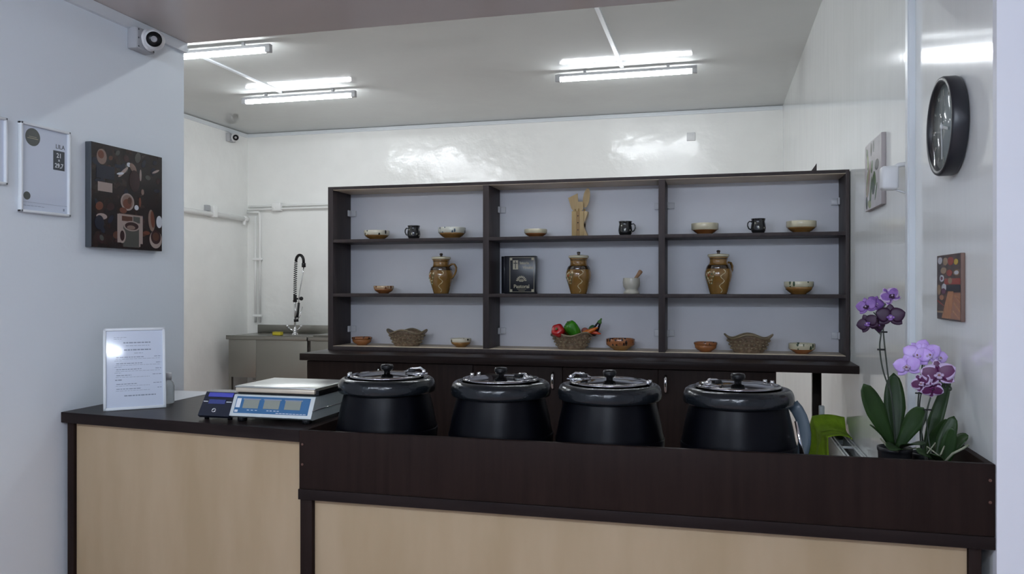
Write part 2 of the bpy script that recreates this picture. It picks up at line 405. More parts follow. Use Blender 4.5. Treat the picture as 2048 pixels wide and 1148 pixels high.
M['rim_green_drip'] = drip_mat('cream_rim_green_marks', (0.55, 0.52, 0.38), (0.03, 0.06, 0.03), 40, 0.28)
M['rim_cream'] = M['cream']
SYI = 4.61
def bowl(x, z, w, h, low, rim, label, group=None, split=0.5, y=SYI, rot=0.0, flare=0.0):
    R = w / 2
    t = thing('bowl', (x, y, z), label, 'bowl', rot, group)
    zs = h * split
    b = MB(); b.lathe([(0, 0.002), (R * 0.42, 0.002), (R * 0.45, 0), (R * 0.50, 0.001), (R * 0.52, h * 0.08), (R * 0.70, h * 0.20), (R * 0.88, h * 0.38), (R * (0.95 - flare), zs),
                       (R * (0.93 - flare), zs), (R * 0.84, h * 0.40), (R * 0.6, h * 0.2), (0, h * 0.14)], 44)
    b.build('body', low, t)
    b = MB(); e = 0.004
    b.lathe([(R * (0.95 - flare), zs - 0.0005), (R * (0.99 - flare), zs + 0.003), (R * (1.0 - flare * 0.3), h * 0.78), (R, h - 0.003), (R - 0.001, h - 0.0005), (R - 0.003, h), (R - 0.006, h - 0.002), (R * (0.96) - e, h * 0.8), (R * (0.93 - flare) - e, zs)], 44)
    b.build('rim', rim, t)
    return t
bowl(-2.050, Z2, 0.158, 0.058, M['honey'], M['rim_black_drip'], 'bowl with white rim and black marks, first on the top shelf from the left')
bowl(-1.555, Z2, 0.168, 0.068, M['honey'], M['rim_blue_drip'], 'large honey bowl with blue-marked white rim, right of the leftmost black mug')
bowl(-1.032, Z2, 0.136, 0.048, M['honey_d'], M['rim_cream'], 'small low bowl with plain cream rim, left of the wooden utensil holder')
bowl(-0.056, Z2, 0.150, 0.064, M['honey_d'], M['rim_cream'], 'bowl with plain cream rim, on the top shelf left of the rightmost mug', split=0.42)
bowl(0.457, Z2, 0.158, 0.066, M['honey'], M['rim_cream'], 'bowl with plain cream rim, last on the top shelf at the right', split=0.48)
bowl(-2.003, Z1, 0.126, 0.048, M['honey_d'], M['rim_brown_drip'], 'small brown bowl alone on the middle shelf, left of the jug with visible handle', split=0.6)
bowl(0.444, Z1, 0.156, 0.070, M['honey'], M['rim_green_drip'], 'bowl with marked cream rim on the middle shelf, right end', split=0.58)
bowl(-2.150, Z0, 0.128, 0.050, M['honey_d'], M['rim_dark_drip'], 'small orange-brown bowl at the left end of the bottom shelf', split=0.75)
bowl(-1.498, Z0, 0.128, 0.052, M['honey'], M['rim_black_drip'], 'bowl with white and black rim on the bottom shelf, left bay beside the divider', split=0.6, rot=1)
bowl(-0.530, Z0, 0.166, 0.066, M['honey'], M['rim_dark_drip'], 'wide brown bowl with dark banded rim, right of the vegetable basket', split=0.45)
bowl(-0.052, Z0, 0.130, 0.054, M['honey_d'], M['rim_dark_drip'], 'small orange bowl with dotted rim on the bottom shelf, right bay left side', split=0.72, rot=2)
bowl(0.460, Z0, 0.140, 0.056, M['honey_d'], M['rim_green_drip'], 'bowl with white rim and green spots at the right end of the bottom shelf', split=0.45)

M['mug_flower'] = drip_mat('mug_flower_paint', (0.014, 0.014, 0.015), (0.55, 0.53, 0.42), 60, 0.20)
def mug(x, label, side):
    t = thing('mug', (x, SYI, Z2), label, 'mug', 0.0, None)
    b = MB(); b.lathe([(0, 0.001), (0.026, 0.001), (0.029, 0), (0.031, 0.004), (0.038, 0.018)], 36); b.build('base', M['blackpot'], t)
    b = MB(); b.lathe([(0.038, 0.018), (0.0405, 0.032), (0.0385, 0.050), (0.036, 0.062)], 36); b.build('painted_belly', M['mug_flower'], t)
    b = MB(); b.lathe([(0.036, 0.062), (0.035, 0.068), (0.0375, 0.079), (0.0395, 0.083), (0.038, 0.085), (0.0355, 0.080), (0.033, 0.068), (0.037, 0.035), (0.03, 0.01), (0, 0.007)], 36); b.build('rim', M['blackpot'], t)
    b = MB(); s = side
    b.tube([(s * 0.034, 0, 0.068), (s * 0.048, 0, 0.070), (s * 0.056, 0, 0.060), (s * 0.057, 0, 0.045), (s * 0.050, 0, 0.030), (s * 0.038, 0, 0.024)], 0.0048, 10, flat=(1.3, 0.8))
    b.build('handle', M['blackpot'], t)
mug(-1.803, 'black painted mug with its handle on the left, in the left shelf bay', -1)
mug(-0.502, 'black painted mug in the middle shelf bay, handle at its right, beside the utensil holder', 1)
mug(0.232, 'black painted mug in the right shelf bay between two cream-rimmed bowls', -1)

M['vine'] = mat('cream_slip', (0.62, 0.52, 0.32), 0.25)
def jug_r(z, prof):
    for (r0, z0), (r1, z1) in zip(prof, prof[1:]):
        if z0 <= z <= z1: return r0 + (r1 - r0) * (z - z0) / max(1e-6, z1 - z0)
    return prof[-1][0]
def jug(x, label, hang, rot=0.0):
    t = thing('lidded_jug', (x, SYI + 0.01, Z1), label, 'jug', rot)
    p = [(0.046, 0.0), (0.047, 0.006), (0.050, 0.014), (0.060, 0.045), (0.071, 0.080), (0.0755, 0.105), (0.0745, 0.125), (0.069, 0.142)]
    b = MB(); b.lathe([(0, 0)] + p, 48); b.build('belly', M['jug_gl'], t)
    b = MB(); b.lathe([(0.069, 0.142), (0.0700, 0.144), (0.066, 0.151), (0.0665, 0.153), (0.0625, 0.158), (0.063, 0.160), (0.057, 0.164)], 48); b.build('shoulder_band', M['jug_dark'], t)
    b = MB(); b.lathe([(0.057, 0.164), (0.051, 0.172), (0.049, 0.186), (0.051, 0.200), (0.055, 0.208), (0.052, 0.208), (0.045, 0.190), (0.045, 0.17)], 48); b.build('neck', M['jug_gl'], t)
    l = MB(); l.lathe([(0, 0.2085), (0.052, 0.2085), (0.058, 0.210), (0.0595, 0.214), (0.059, 0.221), (0.056, 0.224), (0.03, 0.2265), (0, 0.2275)], 48); lid = l.build('lid', M['cream'], t)
    k = MB(); k.lathe([(0.009, 0.2275), (0.007, 0.232), (0.010, 0.238), (0.011, 0.242), (0.008, 0.246), (0, 0.247)], 20); k.build('knob', M['jug_dark'], lid)
    b = MB(); ca, sa = math.cos(hang), math.sin(hang)
    hp = [(0.055, 0.168), (0.074, 0.180), (0.092, 0.178), (0.103, 0.160), (0.102, 0.138), (0.094, 0.118), (0.082, 0.100), (0.073, 0.092)]
    b.tube([(ca * r, sa * r, z) for r, z in hp], [0.0075, 0.0075, 0.007, 0.007, 0.0068, 0.0065, 0.006, 0.006], 12, flat=(1.4, 0.8)); b.build('handle', M['jug_gl'], t)
    b = MB()
    def on(a, z, off=0.0005):
        r = jug_r(z, p) + off; return (r * math.cos(a), r * math.sin(a), z)
    F = -PI / 2
    b.tube([on(F + 0.18 * math.sin(i * 1.1) + 0.10 - i * 0.012 + 0.28, 0.138 - i * 0.0092) for i in range(15)], [0.0022 + 0.0009 * math.sin(i * 1.9) for i in range(15)], 6, 0)
    for (da, z, q, m_) in ((-0.85, 0.118, 0.0085, 0), (-0.70, 0.124, 0.007, 0), (-1.0, 0.108, 0.007, 0), (-0.78, 0.106, 0.0075, 2), (-0.35, 0.122, 0.0080, 0), (-0.50, 0.112, 0.0065, 1), (-0.62, 0.096, 0.0060, 1),
                           (-0.90, 0.088, 0.0075, 0), (-0.72, 0.078, 0.0060, 0), (-0.95, 0.072, 0.0060, 1), (-0.55, 0.080, 0.0055, 0), (-0.60, 0.062, 0.0060, 0), (-0.80, 0.058, 0.0055, 1), (-0.40, 0.098, 0.0050, 0), (-1.15, 0.095, 0.007, 1)):
        b.ball(on(F + da, z, -q * 0.55), q, 8, m_, (1.0, 1.0, 0.8 + 0.5 * ((z * 1000) % 3) / 3))
    b.tube([on(F - 0.25 - i * 0.035, 0.118 - i * 0.0068) for i in range(10)], 0.0013, 6, 1)
    b.tube([on(F - 1.05 + i * 0.03, 0.120 - i * 0.0072) for i in range(10)], 0.0013, 6, 0)
    b.build('floral_relief', [M['vine'], M['green_gl'], M['red_gl']], t)
    for i in (0,):
        r = MB(); r.lathe([(0.0505, 0.196), (0.0520, 0.197), (0.0520, 0.199), (0.0515, 0.200)], 48); r.build('neck_ring', M['jug_dark'], t)
jug(-1.628, 'brown painted lidded jug with its handle fully in view, left shelf bay', -0.15)
jug(-0.776, 'brown painted lidded jug in the middle bay between the black box and the mortar', PI / 2)
jug(0.018, 'brown painted lidded jug in the right bay, handle half hidden behind it', 0.75)

# scalloped ceramic baskets
M['basket'] = mat('woven_ceramic', (0.12, 0.078, 0.048), 0.30, col2=(0.24, 0.17, 0.11), vscale=60, bump=1.0, bscale=70, coat=0.3)
M['basket_rim'] = mat('basket_rim_glaze', (0.20, 0.155, 0.095), 0.3, var=0.2, vscale=30)
def basket(x, label, rot, w=0.262, n=4):
    t = thing('ceramic_basket', (x, SYI, Z0), label, 'basket', 0)
    R = w / 2; H = 0.098
    def sc_fn(amount):
        def fn(p, a, r, z):
            k = (z / H); s = math.cos(n * (a - rot)) * 0.5 + 0.5
            q = Vector((p.x, p.y * 0.66, z))
            lift = 0.028 * s * k ** 3; q.z = z * (1 - 0.16 * k ** 2) + lift
            f = 1 + 0.06 * s * k ** 3; q.x *= f; q.y *= f
            return q
        return fn
    prof = [(0, 0), (R * 0.60, 0), (R * 0.62, 0.004)]
    for i in range(1, 10): prof.append((R * (0.62 + 0.34 * (i / 10) ** 1.1), H * i / 10))
    inner = [(R * (0.62 + 0.34 * (i / 10) ** 1.1) - 0.007, H * i / 10) for i in range(9, 0, -1)] + [(0, 0.008)]
    b = MB(); b.lathe(prof + inner, 72, fn=sc_fn(1)); b.build('body', M['basket'], t)
    pts = []
    for k in range(72):
        a = 2 * PI * k / 72; r = R * 0.955 - 0.003
        pts.append(sc_fn(1)(Vector((r * math.cos(a), r * math.sin(a), H * 0.93)), a, r, H * 0.93))
    b = MB(); b.tube(pts, 0.0055, 8, closed=True); b.build('rim', M['basket_rim'], t)
    for k in range(26):
        pass
    b = MB()
    for ring in (0.25, 0.45, 0.65):
        for k in range(22):
            a = 2 * PI * (k + (0.5 if ring == 0.45 else 0)) / 22; r = R * (0.62 + 0.34 * ring ** 1.1) + 0.0005; z = H * ring
            q = sc_fn(1)(Vector((r * math.cos(a), r * math.sin(a), z)), a, r, z)
            b.ball(q, 0.0085, 8, 0, (1.0, 1.0, 0.75))
    b.build('woven_studs', M['basket_rim'], t)
    return t
basket(-1.848, 'empty brown ceramic basket with scalloped rim in the left bay', PI / 2)
basket(-0.815, 'brown ceramic basket filled with vegetables in the middle bay', PI / 4, w=0.258)
basket(0.180, 'empty brown ceramic basket with scalloped rim in the right bay', PI / 2)

# vegetables in the middle basket
VG = 'vegetables in the middle basket'
M['red_pep'] = mat('red_pepper_skin', (0.42, 0.008, 0.012), 0.10, coat=0.5)
M['green_pep'] = mat('green_pepper_skin', (0.045, 0.24, 0.015), 0.10, coat=0.5, var=0.15, vscale=12)
M['yellow_pep'] = mat('yellow_pepper_skin', (0.48, 0.30, 0.01), 0.15, coat=0.5)
M['lime'] = mat('lime_skin', (0.22, 0.26, 0.04), 0.3)
M['aub'] = mat('aubergine_skin', (0.008, 0.005, 0.012), 0.12, coat=0.5)
M['stalk'] = mat('green_stalk', (0.06, 0.16, 0.03), 0.5)
M['carrot'] = mat('carrot_skin', (0.60, 0.14, 0.01), 0.25)
M['chili'] = mat('orange_red_chili', (0.50, 0.05, 0.01), 0.2, coat=0.4)
M['cuke'] = mat('cucumber_skin', (0.035, 0.12, 0.03), 0.3, bump=0.3, bscale=80)
M['onion'] = mat('pink_onion_skin', (0.38, 0.12, 0.10), 0.25, var=0.2, vscale=30)
def pepper(loc, R, h, m, label, eul, lobes=4):
    t = thing('bell_pepper', loc, label, 'pepper', 0); t.rotation_euler = eul
    def fn(p, a, r, z):
        k = 1 - 0.10 * (0.5 + 0.5 * math.cos(lobes * a + PI)) ; return Vector((p.x * k, p.y * k, z))
    b = MB(); b.lathe([(0, h * 0.02), (R * 0.35, -h * 0.02), (R * 0.7, h * 0.05), (R * 0.92, h * 0.25), (R, h * 0.55), (R * 0.98, h * 0.78), (R * 0.80, h * 0.96), (R * 0.5, h), (R * 0.22, h * 0.92), (0, h * 0.87)], 40, fn=fn); b.build('flesh', m, t)
    b = MB(); b.tube([(0, 0, h * 0.87), (0.001, 0, h * 0.97), (0.004, 0, h * 1.08)], [0.006, 0.0045, 0.0055], 8); b.build('stalk', M['stalk'], t)
pepper((-0.877, SYI - 0.022, Z0 + 0.094), 0.041, 0.066, M['red_pep'], 'shiny red bell pepper facing forward in the vegetable basket', (1.15, 0, -0.25), 5)
pepper((-0.776, SYI - 0.022, Z0 + 0.080), 0.039, 0.098, M['green_pep'], 'large shiny green bell pepper leaning left in the vegetable basket', (0.35, -0.62, 0))
pepper((-0.826, SYI + 0.030, Z0 + 0.085), 0.030, 0.058, M['yellow_pep'], 'yellow bell pepper peeping out behind the green one', (0.1, -0.3, 0))
b = MB(); b.ball((0, 0, 0), 0.020, 20, 0, (0.8, 0.8, 1.2)); tag(b.build('lime', M['lime'], loc=(-0.920, SYI + 0.015, Z0 + 0.107)), 'yellow-green lime at the left edge of the vegetable basket', 'lime')
b = MB(); b.ball((0, 0, 0), 0.020, 20, 0, (1.1, 1, 1)); tag(b.build('onion', M['onion'], loc=(-0.741, SYI + 0.024, Z0 + 0.106)), 'small pinkish onion right of the green pepper', 'onion')
b = MB(); b.ball((0, 0, 0), 0.021, 20, 0, (1, 1, 1.5)); tag(b.build('cucumber', M['cuke'], loc=(-0.703, SYI + 0.040, Z0 + 0.113), rot=(0.3, 0.5, 0)), 'dark green cucumber end behind the carrot', 'cucumber')
t = thing('aubergine', (-0.690, SYI + 0.000, Z0 + 0.085), 'slim dark aubergine rising from the right side of the basket', 'aubergine'); t.rotation_euler = (0, 0.48, 0)
b = MB(); b.lathe([(0, -0.01), (0.017, 0.0), (0.021, 0.02), (0.019, 0.045), (0.014, 0.07), (0.011, 0.082), (0, 0.086)], 24); b.build('flesh', M['aub'], t)
b = MB(); b.lathe([(0.0125, 0.078), (0.013, 0.086), (0.007, 0.096), (0.004, 0.108), (0, 0.110)], 14); b.build('stalk', M['stalk'], t)
def root_veg(name, loc, eul, L, r, m, label, cat):
    b = MB(); b.lathe([(0, 0), (r * 0.6, 0.001), (r, 0.010), (r * 0.9, L * 0.4), (r * 0.55, L * 0.8), (r * 0.2, L * 0.97), (0, L)], 20); tag(b.build(name, m, loc=loc, rot=eul), label, cat)
root_veg('carrot', (-0.750, SYI - 0.034, Z0 + 0.088), (0, 1.15, 0.0), 0.105, 0.015, M['carrot'], 'orange carrot lying over the right rim of the basket', 'carrot')
root_veg('chili_pepper', (-0.720, SYI - 0.010, Z0 + 0.108), (0, 1.75, -0.2), 0.085, 0.0135, M['chili'], 'orange-red chili hanging over the right end of the basket', 'chili')

# presentation box with gold lettering
M['navy'] = mat('black_leatherette', (0.012, 0.013, 0.018), 0.25)
M['gold'] = mat('pale_gold_foil', (0.42, 0.38, 0.27), 0.4)
t = thing('presentation_book', (-1.128, SYI + 0.03, Z1), 'black box-like book with pale gold border and lettering on the middle shelf', 'book')
W_, H_ = 0.172, 0.226
b = MB(); b.bbox(-0.100, 0.095, -0.020, 0.024, 0, H_, 0.003); b.build('cover', M['navy'], t)
b = MB(); b.lathe([(0.021, 0.002), (0.022, 0.004), (0.022, H_ - 0.004), (0.021, H_ - 0.002)], 20, M=Matrix.Translation((-0.100, 0.002, 0))); b.build('spine', M['navy'], t)
fy = -0.0206; RX = Matrix.Rotation(PI / 2, 4, 'X')
b = MB(); x0, x1, z0, z1 = -0.066, 0.084, 0.010, 0.216
for q in ((x0, x1, z0, z0 + 0.002), (x0, x1, z1 - 0.002, z1), (x0, x0 + 0.003, z0, z1), (x1 - 0.002, x1, z0, z1)): b.box(q[0], q[1], fy - 0.0004, fy + 0.001, q[2], q[3])
for cx, cz in ((x0, z0), (x1 - 0.016, z0), (x0, z1 - 0.016), (x1 - 0.016, z1 - 0.016)): b.box(cx, cx + 0.016, fy - 0.0005, fy + 0.001, cz, cz + 0.016)
b.build('gold_border', M['gold'], t)
b = MB(); b.box(-0.046, -0.014, fy - 0.0005, fy + 0.001, 0.145, 0.200, 0)
b.box(-0.0325, -0.0275, fy - 0.001, fy + 0.0005, 0.150, 0.197, 1); b.box(-0.042, -0.018, fy - 0.001, fy + 0.0005, 0.180, 0.185, 1); b.build('cross_emblem', [M['gold'], M['navy']], t)
for (s, x, z, sz) in (('Istoria', 0.024, 0.176, 0.0225), ('Vinului', 0.046, 0.149, 0.0225), ('Pastoral', 0.007, 0.034, 0.030)):
    b = MB(); b.merge(text_bm(s, sz, 0.0004, bold=0.0006), Matrix.Translation((x, fy, z)) @ RX); b.build('gold_lettering', M['gold'], t)
b = MB()
for k in range(9):
    a = PI * (k + 0.5) / 9; cx, cz = 0.006, 0.075
    b.box(-0.003, 0.003, -0.0006, 0.0006, 0.020, 0.032, 0, Matrix.Translation((cx, fy, cz)) @ Matrix.Rotation(PI / 2 - a, 4, 'Y'))
for k in range(5):
    b.box(-0.0018, 0.0018, -0.0006, 0.0006, 0.0, 0.017, 0, Matrix.Translation((0.006 + (k - 2) * 0.004, fy, 0.072)) @ Matrix.Rotation((k - 2) * 0.35, 4, 'Y'))
b.box(-0.020, 0.036, fy - 0.0004, fy + 0.001, 0.026, 0.0275); b.box(-0.012, 0.028, fy - 0.0004, fy + 0.001, 0.018, 0.0195)
b.build('gold_ornament', M['gold'], t)

# mortar and pestle
M['marble'] = mat('cream_marble', (0.52, 0.50, 0.43), 0.3, var=0.06, vscale=12, coat=0.2)
b = MB(); b.lathe([(0, 0), (0.044, 0), (0.046, 0.004), (0.044, 0.012), (0.036, 0.020), (0.037, 0.030), (0.047, 0.044), (0.050, 0.065), (0.048, 0.088), (0.0475, 0.092), (0.043, 0.092), (0.042, 0.07), (0.030, 0.040), (0, 0.034)], 40)
tag(b.build('mortar', M['marble'], loc=(-0.467, SYI, Z1)), 'pale stone mortar on the middle shelf, wooden pestle in it', 'mortar')
M['wood'] = mat('light_bamboo', (0.42, 0.28, 0.11), 0.45, col2=(0.52, 0.37, 0.17), vscale=10, vstretch=(4, 4, 0.5))
M['wood_d'] = mat('darker_wood', (0.34, 0.19, 0.10), 0.45, var=0.1, vscale=20)
b = MB(); b.lathe([(0, 0), (0.012, 0.002), (0.015, 0.012), (0.010, 0.035), (0.009, 0.06), (0.011, 0.085), (0.013, 0.100), (0.010, 0.108), (0, 0.110)], 20)
tag(b.build('pestle', M['wood_d'], loc=(-0.474, SYI, Z1 + 0.046), rot=(0.0, 0.62, 0)), 'turned wooden pestle leaning out of the pale mortar', 'pestle')

# utensil holder and wooden utensils
t = thing('utensil_holder', (-0.772, SYI + 0.02, Z2), 'bamboo utensil holder with three dark holes and wavy side, middle bay top shelf', 'holder')
b = MB(); b.bbox(-0.042, 0.030, -0.030, -0.020, 0, 0.150, 0.002); b.bbox(-0.042, 0.030, 0.022, 0.030, 0, 0.150, 0.002); b.bbox(-0.042, -0.034, -0.020, 0.022, 0, 0.150, 0.001); b.bbox(0.022, 0.030, -0.020, 0.022, 0, 0.150, 0.001); b.bbox(-0.034, 0.022, -0.020, 0.022, 0, 0.008, 0.001)
b.build('box', M['wood'], t)
pts = [(0.030, 0.0), (0.048, 0.0)] + [(0.040 + 0.011 * math.cos(i / 12 * 2 * PI * 0.95 + 0.5), 0.004 + 0.144 * i / 12) for i in range(13)] + [(0.030, 0.148)]
b = MB(); b.prism([(x, z) for x, z in pts], -0.026, 0.026, M=Matrix.Rotation(PI / 2, 4, 'X')); b.build('wavy_side', M['wood'], t)
M['bamboo_mid'] = mat('caramel_bamboo', (0.30, 0.17, 0.05), 0.45)
b = MB(); b.box(-0.016, 0.006, -0.0308, -0.030, 0.0, 0.150); b.build('middle_strip', M['bamboo_mid'], t)
for z in (0.040, 0.082, 0.122):
    b = MB(); b.cyl((-0.005, -0.0300, z), (-0.005, -0.0315, z), 0.004, 12); b.build('hole', M['jug_dark'], t)
def utensil(name, loc, eul, head, label, mm):
    b = MB(); b.tube([(0, 0, 0), (0, 0, 0.10), (0, 0, 0.155)], 0.005, 10)
    b.prism(head, -0.003, 0.003, M=Matrix.Rotation(PI / 2, 4, 'X')); tag(b.build(name, mm, loc=loc, rot=eul), label, name.replace('_', ' '))
utensil('wooden_spatula', (-0.772, SYI + 0.022, Z2 + 0.012), (0, -0.17, 0), [(-0.007, 0.130), (0.007, 0.130), (0.022, 0.165), (0.030, 0.243), (-0.030, 0.228), (-0.022, 0.165)], 'wide flat wooden spatula leaning left in the utensil holder', M['wood'])
utensil('wooden_spoon', (-0.768, SYI + 0.030, Z2 + 0.012), (0, 0.16, 0), [(0.020 * math.sin(a * PI / 8), 0.220 - 0.058 * math.cos(a * PI / 8)) for a in range(16)], 'long oval wooden spoon leaning right in the utensil holder', M['wood'])
utensil('wooden_fork', (-0.778, SYI + 0.012, Z2 + 0.012), (0, 0.02, 0), [(-0.005, 0.13), (0.005, 0.13), (0.026, 0.150), (0.026, 0.182), (0.020, 0.195), (-0.016, 0.195), (-0.020, 0.160)], 'short broad wooden turner standing upright in the utensil holder', M['wood'])

# ------------------------------------------------------------------ soup kettles
KZ = 0.785
def kettle(x, label, hinge_a, rot=0.0, hinge_r=0.118, y=2.472):
    t = thing('soup_kettle', (x, y, KZ), label, 'soup kettle', 0, 'soup kettles on the serving counter')
    b = MB(); b.lathe([(0, 0), (0.150, 0), (0.156, 0.006), (0.160, 0.02), (0.168, 0.150), (0.169, 0.168), (0.166, 0.172)], 72); b.build('base', M['satin_black'], t)
    b = MB(); b.lathe([(0.1655, 0.172), (0.1655, 0.176), (0.163, 0.186), (0.158, 0.215), (0.150, 0.250), (0.143, 0.278), (0.140, 0.290)], 72); b.build('body', M['satin_black'], t)
    b = MB(); b.lathe([(0.138, 0.288), (0.154, 0.287), (0.158, 0.289), (0.1605, 0.296), (0.161, 0.306), (0.159, 0.318), (0.154, 0.328), (0.146, 0.3335), (0.136, 0.335), (0.128, 0.334), (0.126, 0.328)], 72); b.build('rim', M['rim_black'], t)
    lid = MB(); lid.lathe([(0, 0.332), (0.116, 0.333), (0.122, 0.335), (0.1235, 0.339), (0.122, 0.343), (0.116, 0.3445), (0.110, 0.342), (0.104, 0.3425), (0.05, 0.3475), (0, 0.3485)], 72); lid = lid.build('lid', M['lid_steel'], t)
    b = MB(); b.lathe([(0.010, 0.348), (0.011, 0.354), (0.018, 0.358), (0.021, 0.363), (0.0215, 0.370), (0.019, 0.376), (0.008, 0.3775), (0, 0.378)], 28); b.build('knob', M['black'], lid)
    ca, sa = math.cos(hinge_a), math.sin(hinge_a)
    R = Matrix.Rotation(hinge_a, 4, 'Z')
    b = MB(); b.bbox(0.085, 0.135, -0.014, 0.014, 0.343, 0.347, 0.001, M=R); b.cyl(R @ Vector((0.122, -0.018, 0.352)), R @ Vector((0.122, 0.018, 0.352)), 0.006, 12)
    b.tube([R @ Vector(q) for q in ((0.060, 0.0, 0.350), (0.085, 0.002, 0.362), (0.110, 0.0, 0.364), (0.126, 0.0, 0.352))], 0.004, 8); b.build('hinge', M['chrome'], t)
    b = MB(); b.bbox(0.070, 0.094, -0.010, 0.010, 0.350, 0.362, 0.003, M=R); b.build('hinge_grip', M['black'], t)
    for s in (-1, 1):
        a = hinge_a + PI + s * 0.12
        b = MB(); b.cyl((0.124 * math.cos(a), 0.124 * math.sin(a), 0.335), (0.124 * math.cos(a), 0.124 * math.sin(a), 0.350), 0.006, 12); b.build('lid_catch', M['chrome'], t)
    return t
M['bail'] = mat('blue_grey_handle', (0.07, 0.10, 0.125), 0.35)
def bail(t, pts, w, m):
    b = MB(); b.tube(pts, w, 10, flat=(0.22, 1)); b.build('carry_handle', m, t)
k = kettle(-1.062, 'black soup kettle beside the scale, leftmost of the four kettles', 0.35)
k = kettle(-0.668, 'black soup kettle second from the left, its lid hinge at the front right', -0.55)
k = kettle(-0.318, 'black soup kettle third from the left, its lid hinge at the left', PI - 0.12)
k = kettle(0.066, 'black soup kettle nearest the orchids with wide grey carry handle hanging out', PI + 0.72)
P4 = []
for i in range(15):
    a = 0.30 * PI - i / 14 * 0.98 * PI
    P4.append((0.106 + 0.082 * math.cos(a), -0.01 + 0.015 * math.sin(a), 0.200 + 0.112 * math.sin(a)))
b = MB(); b.tube(P4, 0.018, 12, flat=(0.25, 1.0))
b.build('carry_handle', M['bail'], k)
b = MB(); b.tube([(0.168, -0.06, 0.05), (0.176, -0.06, 0.10), (0.178, -0.06, 0.135), (0.172, -0.06, 0.18), (0.158, -0.06, 0.25)], [0.010, 0.006, 0.009, 0.005, 0.004], 10); b.build('side_rod', M['chrome'], k)

# ------------------------------------------------------------------ scale, printer, menu, bottle, sheet
M['scale_body'] = mat('scale_grey_green', (0.40, 0.45, 0.44), 0.35)
M['scale_front'] = mat('scale_light_bezel', (0.58, 0.63, 0.63), 0.35)
M['scale_blue'] = mat('scale_blue_panel', (0.035, 0.13, 0.28), 0.3)
M['lcd'] = mat('lcd_grey', (0.25, 0.27, 0.23), 0.15)
t = thing('weighing_scale', (-1.425, 2.345, CT), 'electronic weighing scale with steel plate and three displays on the counter', 'scale')
x0, x1 = -0.150, 0.150
prof = [(0.000, 0.020), (0.034, 0.088), (0.300, 0.088), (0.315, 0.070), (0.315, 0.020), (0.290, 0.014), (0.012, 0.014)]
b = MB(); b.prism(prof, x0, x1, M=Matrix(((0, 0, 1, 0), (1, 0, 0, 0), (0, 1, 0, 0), (0, 0, 0, 1)))); b.build('body', M['scale_body'], t)
ang = math.atan2(0.034, 0.068)
SM = Matrix.Translation((0, 0.0, 0.020)) @ Matrix.Rotation(-ang, 4, 'X')       # local: x right, z up the slanted face
b = MB(); b.bbox(x0 - 0.001, x1 + 0.001, -0.0015, 0.002, 0.0, 0.075, 0.001, M=SM); b.build('bezel', M['scale_front'], t)
b = MB(); b.box(x0 + 0.012, x1 - 0.014, -0.0022, 0.0, 0.011, 0.069, M=SM); pan = b.build('display_panel', M['scale_blue'], t)
for i, cx in enumerate((-0.079, -0.002, 0.076)):
    b = MB(); b.box(cx - 0.029, cx + 0.029, -0.0030, 0.0, 0.028, 0.058, 0, M=SM); b.box(cx - 0.033, cx + 0.033, -0.0027, 0.0, 0.058, 0.062, 1, M=SM); b.build('lcd_display', [M['lcd'], M['ink_soft']], pan)
b = MB(); b.box(x0 + 0.015, x0 + 0.031, -0.0026, 0.0, 0.030, 0.062, M=SM); b.box(x0 + 0.015, x0 + 0.027, -0.0026, 0.0, 0.014, 0.022, M=SM); b.build('white_label', M['ink_white'], pan)
b = MB()
for cx in (-0.085, -0.070, -0.055, -0.012, 0.000, 0.014, 0.026): b.box(cx - 0.004, cx + 0.004, -0.0026, 0.0, 0.021, 0.0228, M=SM)
for j in range(9): b.box(0.020 + j * 0.0125, 0.030 + j * 0.0125, -0.0026, 0.0, 0.0135, 0.0152, M=SM)
b.build('panel_lettering', M['ink_white'], pan)
b = MB(); b.box(x0 + 0.005, x1 - 0.005, 0.045, 0.300, 0.088, 0.094); b.build('neck', M['black'], t)
M['tray_edge'] = mat('tray_edge_tan', (0.62, 0.55, 0.44), 0.3, metal=0.5)
b = MB(); b.bbox(x0 - 0.006, x1 - 0.004, 0.040, 0.290, 0.109, 0.116, 0.003); b.build('weighing_plate', M['steel_top'], t)
b = MB(); b.bbox(x0 - 0.003, x1 - 0.007, 0.039, 0.289, 0.095, 0.110, 0.003); b.build('plate_underside', M['tray_edge'], t)
b = MB(); b.box(x1 - 0.004, x1 + 0.006, 0.045, 0.300, 0.092, 0.108); b.build('side_guard', M['black'], t)
b = MB(); b.tube([(x1 + 0.0005, 0.01, 0.045), (x1 + 0.0005, 0.313, 0.045)], 0.0015, 6); b.build('side_seam', M['chrome'], t)
for (fx, fy2) in ((-0.12, 0.03), (0.12, 0.03), (-0.12, 0.28), (0.12, 0.28)):
    b = MB(); b.cyl((fx, fy2, 0), (fx, fy2, 0.016), 0.016, 16); b.build('foot', M['black'], t)

